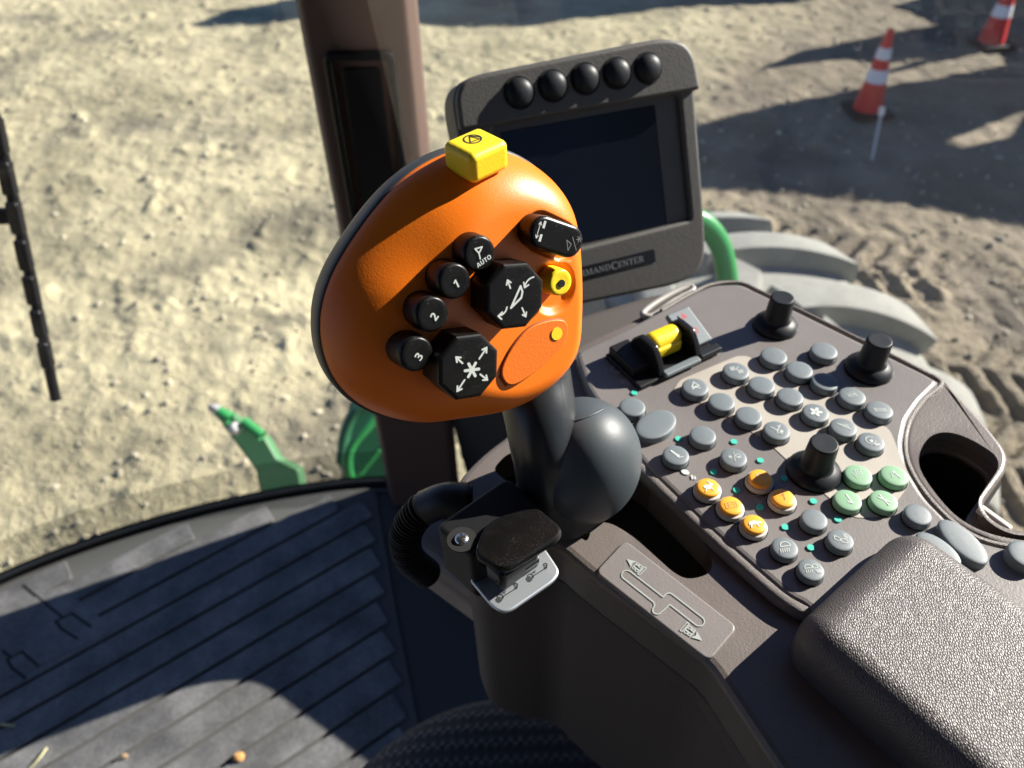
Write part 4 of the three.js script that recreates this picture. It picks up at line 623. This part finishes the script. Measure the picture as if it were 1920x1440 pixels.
// ================= SEAT =================
{
  const t = thing('driver_seat', 'dark knitted fabric seat cushion at the lower edge', 'seat', V(-0.02, FLOOR, 0.05));
  const n = 256, kn = tex(n, (i) => { const x = (i % n) / n, y = Math.floor(i / n) / n; return (0.5 + 0.5 * Math.cos(y * Math.PI * 2 * 8)) * (0.55 + 0.45 * Math.cos(x * Math.PI * 2 * 14 + (Math.floor(y * 8) % 2) * Math.PI)) * 0.85 + 0.15 * nFine[i]; }, 0.1);
  const knc = tex(n, (i) => { const x = (i % n) / n, y = Math.floor(i / n) / n; const v = 0.24 + 0.16 * (0.5 + 0.5 * Math.cos(y * Math.PI * 2 * 8)) * (0.6 + 0.4 * Math.cos(x * Math.PI * 2 * 14 + (Math.floor(y * 8) % 2) * Math.PI)) + 0.05 * (nFine[i] - 0.5); return [v * 0.98, v * 0.94, v]; }, 0.1, true);
  const fab = std({ color: lin(1, 1, 1), map: knc, roughness: 0.95, bumpMap: kn, bumpScale: 0.002 });
  const prof = []; for (let i = 0; i <= 16; i++) { const a = i / 16 * Math.PI / 2; prof.push(new THREE.Vector2(0.105 + 0.055 * Math.cos(a), -0.055 + 0.055 * Math.sin(a))); } for (let i = 1; i <= 8; i++) prof.push(new THREE.Vector2(0.105 * (1 - i / 8), 0.006 * Math.sin(i / 8 * Math.PI / 2))); prof.unshift(new THREE.Vector2(0.16, -0.13));
  const e = P(955, 1268, FLOOR + 0.50), cu = new THREE.LatheGeometry(prof, 72).scale(1.02, 1, 1.05).translate(e.x, e.y, e.z + 0.165);
  mesh('cushion', worldGeo(boxUV(cu), t), fab, t);
  mesh('cushion_base', worldGeo(boxUV(new RoundedBoxGeometry(0.46, 0.11, 0.40, 4, 0.04).rotateY(rad(40)).translate(e.x - 0.02, e.y - 0.10, e.z + 0.30)), t), fab, t);
  mesh('backrest', worldGeo(boxUV(new RoundedBoxGeometry(0.52, 0.95, 0.14, 6, 0.06).rotateY(rad(41)).translate(0.26, FLOOR + 0.95, 0.52)), t), fab, t);
}

// ================= OUTSIDE =================
{ // wiper outside the windscreen
  const t = thing('windscreen_wiper', 'black wiper blade hanging outside the windscreen at the left', 'wiper', at(60, 600, 1.05));
  const A = at(-12, 215, 0.92), B = at(104, 748, 1.16), dir = B.clone().sub(A);
  const g = tube([A, A.clone().lerp(B, 0.5).add(V(0, 0, -0.004)), B], 0.0075, 30, 10);
  mesh('blade', worldGeo(g, t), M.black, t);
  for (let k = 0; k < 7; k++) mesh('clip', worldGeo(basisGeo(new RoundedBoxGeometry(0.045, 0.016, 0.016, 2, 0.004), A.clone().lerp(B, 0.06 + k * 0.125), dir, V(1, 0, 0)), t), M.blackGloss, t);
  mesh('arm', worldGeo(tube([at(18, 405, 1.0), at(-40, 400, 0.985), at(-120, 330, 0.96)], 0.011, 10, 8), t), M.black, t);
}
// front wheel
const TF = V(Math.sin(rad(-41)), 0, -Math.cos(rad(-41))), TR = V(Math.cos(rad(41)), 0, Math.sin(rad(-41)));
{
  const R = 0.9, Wd = 0.62, ctr = V(0.891, R * 0.97, -2.024).addScaledVector(TR, -Wd / 2 + 0.04);
  const t = thing('front_wheel', 'large dusty tractor tyre with deep tread lugs outside the side window', 'wheel', ctr, TF, V(0, 1, 0));
  const dust = std({ color: lin(0.265, 0.268, 0.238), roughness: 0.9, bumpMap: texGrain, bumpScale: 0.0006, map: texMottle });
  const pr = [[0.52, -0.26], [0.62, -0.31], [0.76, -0.325], [0.84, -0.30], [0.865, -0.24], [0.875, 0], [0.865, 0.24], [0.84, 0.30], [0.76, 0.325], [0.62, 0.31], [0.52, 0.26]];
  const tg = new THREE.LatheGeometry(new THREE.SplineCurve(pr.map(([x, y]) => new THREE.Vector2(x, y))).getPoints(48), 96).rotateX(Math.PI / 2); mesh('tyre', boxUV(tg), dust, t);
  const nl = 18;
  const lugShape = (side) => { // one long rounded bar from the middle to the shoulder, swept back round the tread
    const pos = [], ix = [], NU = 14, NW = 18;
    for (let i = 0; i <= NU + 2; i++) { const u = Math.max(0, Math.min(1, (i - 1) / NU)), end = i === 0 || i === NU + 2; for (let j = 0; j <= NW; j++) { const w = j / NW * 2 - 1, wt = Math.min(1, (1 - Math.abs(w)) / 0.34), hh = end ? 0 : wt * wt * (2.2 - 1.2 * wt), rb = 0.868 - 0.050 * u * u * u, r = rb - 0.012 + (0.082 + 0.018 * u * u) * hh, ang = 0.30 * u * u * 0.55 + u * 0.16 + w * (0.088 + 0.03 * u), z = side * (-0.015 + u * 0.335 + (end ? (i ? 0.03 : -0.03) : 0)); pos.push(r * Math.cos(ang), r * Math.sin(ang), z); } }
    for (let i = 0; i < NU + 2; i++) for (let j = 0; j < NW; j++) { const a = i * (NW + 1) + j, b = a + 1, c = a + NW + 1, d = c + 1; side > 0 ? ix.push(a, b, c, b, d, c) : ix.push(a, c, b, b, c, d); }
    const g = new THREE.BufferGeometry(); g.setAttribute('position', new THREE.Float32BufferAttribute(pos, 3)); g.setIndex(ix); g.computeVertexNormals(); return boxUV(toCreasedNormals(g, 0.42));
  };
  const lg = [lugShape(1), lugShape(-1)];
  for (let k = 0; k < nl; k++) for (const s of [0, 1]) { const m = mesh('tread_lug', lg[s], dust, t); m.rotation.z = (k + (s ? 0.5 : 0)) / nl * Math.PI * 2; }
  mesh('rim', boxUV(new THREE.LatheGeometry([[0.0, -0.05], [0.2, -0.05], [0.3, 0.08], [0.45, 0.12], [0.50, 0.24], [0.535, 0.26], [0.535, -0.26], [0.50, -0.24]].map(([x, y]) => new THREE.Vector2(x, y)), 48).rotateX(Math.PI / 2)), std({ color: lin(0.75, 0.55, 0.03), roughness: 0.5 }), t);
}
{ // green tube beside the display, outside
  const t = thing('handrail', 'glossy green curved tube outside the side window beside the display', 'handrail', at(1360, 480, 1.15));
  mesh('tube', worldGeo(tube([at(1270, 400, 1.08), at(1318, 418, 1.1), at(1348, 455, 1.12), at(1362, 510, 1.14), at(1366, 620, 1.2)], 0.016, 40, 18), t), M.green, t);
}
{ // green bonnet corner low behind the post
  const t = thing('green_fender', 'green panel with a bright bent tube low outside beside the window post', 'fender', at(690, 840, 1.75));
  const pts = [[652, 752], [700, 735], [760, 730], [800, 920], [640, 930], [638, 880]].map(([x, y]) => at(x, y, 1.78));
  const n = fw.clone().negate(), X = camR.clone(), Y = camU.clone(), o = at(700, 840, 1.78);
  const sh = roundPoly(pts.map((p) => [p.clone().sub(o).dot(X), p.clone().sub(o).dot(Y)]), 0.02);
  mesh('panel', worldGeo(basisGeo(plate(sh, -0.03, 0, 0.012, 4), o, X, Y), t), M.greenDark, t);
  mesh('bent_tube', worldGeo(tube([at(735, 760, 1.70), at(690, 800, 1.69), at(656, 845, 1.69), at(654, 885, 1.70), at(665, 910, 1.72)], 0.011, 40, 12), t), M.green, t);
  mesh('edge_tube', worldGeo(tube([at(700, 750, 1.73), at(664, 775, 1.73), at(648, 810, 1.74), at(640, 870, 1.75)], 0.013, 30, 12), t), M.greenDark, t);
  for (let k = 0; k < 9; k++) { const b = mesh('rivet', worldGeo(new THREE.SphereGeometry(0.008, 12, 8).translate(...at(715 - k * 5.5, 838 + k * 7, 1.745).toArray()), t), M.green, t); }
}
{ // green pointed bracket with a grey tip outside the windscreen
  const t = thing('green_bracket', 'green pointed bracket with a worn grey tip outside below the windscreen', 'bracket', at(480, 830, 1.9));
  const n = fw.clone().negate(), X = camR.clone(), Y = camU.clone(), o = at(480, 830, 1.9), q = (l) => l.map(([x, y]) => { const p = at(x, y, 1.9).sub(o); return [p.dot(X), p.dot(Y)]; });
  mesh('arm', worldGeo(basisGeo(plate(roundPoly(q([[398, 772], [414, 766], [452, 790], [498, 822], [520, 860], [560, 880], [570, 935], [490, 935], [478, 880], [440, 830]]), 0.006), -0.05, 0, 0.006, 3), o, X, Y), t), std({ color: lin(0.06, 0.17, 0.075), roughness: 0.5 }), t);
  mesh('grey_tip', worldGeo(basisGeo(plate(roundPoly(q([[386, 762], [396, 757], [424, 776], [412, 788]]), 0.006), -0.04, 0.004, 0.004, 3), o, X, Y), t), std({ color: lin(0.22, 0.22, 0.23), roughness: 0.7 }), t);
  mesh('bolt', worldGeo(new THREE.SphereGeometry(0.016, 20, 14).translate(...at(441, 804, 1.88).toArray()), t), std({ color: lin(0.5, 0.5, 0.48), roughness: 0.5 }), t);
  mesh('green_rod', worldGeo(tube([at(410, 771, 1.88), at(432, 786, 1.88)], 0.014, 6, 10), t), M.green, t);
  mesh('green_rod', worldGeo(tube([at(456, 790, 1.88), at(492, 818, 1.88)], 0.014, 6, 10), t), M.green, t);
}
{ // thin marker beside the cone
  const t = thing('marker_stake', 'thin pale marker stake standing beside the nearer cone', 'stake', P(1635, 300, 0.02)), p = t.position, w = std({ color: lin(0.75, 0.75, 0.72), roughness: 0.5 });
  const top = 0.42, q = at(1655, 200, P(1640, 270, 0.1).sub(C).dot(fw) * 0.97);
  mesh('rod', worldGeo(tube([p.clone(), p.clone().lerp(q, 0.5), q], 0.011, 6, 8), t), std({ color: lin(0.42, 0.48, 0.52), roughness: 0.4 }), t);
  mesh('tip', worldGeo(tube([p.clone().lerp(q, 0.84), p.clone().lerp(q, 0.93), q], 0.022, 6, 10), t), w, t);
}
{ // traffic cones
  const red = std({ color: lin(0.60, 0.022, 0.02), roughness: 0.5 }), white = std({ color: lin(0.72, 0.74, 0.76), roughness: 0.4 });
  const t = thing('traffic_cone', 'red traffic cone with two white bands, nearer the display', 'cone', P(1625, 208, 0.02), null, null, 'traffic cones on the dirt');
  const R = (y) => 0.125 - 0.098 * (y - 0.03) / 0.67, band = (a, b, e = 0) => new THREE.LatheGeometry([[R(a) + e - 0.004, a], [R(a) + e, a], [R(b) + e, b], [R(b) + e - 0.004, b]].map(([x, y]) => new THREE.Vector2(x, y)), 32);
  mesh('base', boxUV(new RoundedBoxGeometry(0.36, 0.03, 0.36, 3, 0.01).translate(0, 0.015, 0)), M.black, t);
  mesh('cone_body', new THREE.LatheGeometry([[0.125, 0.03], [0.027, 0.70], [0.018, 0.705], [0, 0.705]].map(([x, y]) => new THREE.Vector2(x, y)), 32), red, t);
  mesh('white_band', band(0.275, 0.385, 0.003), white, t); mesh('white_band', band(0.47, 0.56, 0.003), white, t);
  const c = t.clone(); c.name = numbered('traffic_cone'); c.position.copy(P(1856, 82, 0.02)); scene.add(c); tag(c, 'red traffic cone with white bands at the top right corner');
}
{ // machines parked to the right; their long shadows cross the dirt
  const A = V(0.927, 0, -0.375), B = V(0.375, 0, 0.927), D = 9.5;
  const yel = std({ color: lin(0.5, 0.33, 0.03), roughness: 0.5 }), dk = std({ color: lin(0.03, 0.03, 0.03), roughness: 0.7 });
  const build = (name, label, list, wheels) => {
    const t = thing(name, label, name.split('_').pop(), A.clone().multiplyScalar(D), B, V(0, 1, 0));
    for (const [n, m, pts, th, holes] of list) { const s = roundPoly(pts, 0.05); for (const h of holes || []) s.holes.push(roundPoly(h, 0.03)); mesh(n, plate(s, -th, 0, 0.02, 2), m, t); }
    for (const [p, r] of wheels) { const w = mesh('wheel', new THREE.CylinderGeometry(r, r, 0.5, 32).rotateX(Math.PI / 2), dk, t); w.position.set(p, r * 0.98, -0.5); }
  };
  build('wheel_loader', 'yellow wheel loader with a cab and a raised boom parked right of the cones', [
    ['cab', yel, [[-2.2, 1.1], [-2.6, 2.1], [-3.07, 2.35], [-3.6, 2.70], [-4.11, 3.08], [-4.44, 3.37], [-4.95, 3.55], [-5.33, 3.03], [-5.37, 2.79], [-5.28, 2.30], [-5.16, 1.66], [-4.98, 1.1]], 0.4, [[[-4.16, 2.26], [-4.02, 2.20], [-4.0, 1.75], [-4.26, 1.50], [-4.30, 1.62]]]],
    ['chassis', yel, [[-6.9, 0.45], [-1.2, 0.45], [-1.2, 1.2], [-4.9, 1.22], [-5.5, 0.98], [-6.9, 1.0]], 0.6],
    ['boom', dk, [[-5.45, 1.0], [-5.63, 1.64], [-5.92, 1.84], [-6.05, 2.40], [-6.28, 1.96], [-6.2, 0.95]], 0.25]], [[-5.6, 0.62], [-2.4, 0.62]]);
  build('haul_trailer', 'dark trailer with a tall mast parked beyond the cones', [
    ['bed', dk, [[-12.6, 0.5], [-7.25, 0.5], [-7.5, 1.5], [-7.91, 2.17], [-8.28, 3.24], [-8.95, 3.85], [-9.5, 3.7], [-12.6, 3.6]], 0.5],
    ['mast', dk, [[-10.5, 3.0], [-9.6, 3.0], [-9.66, 4.6], [-10.16, 5.1], [-10.43, 4.8]], 0.2]], [[-8.6, 0.55], [-11.5, 0.55]]);
}
renderer.render(scene, camera);
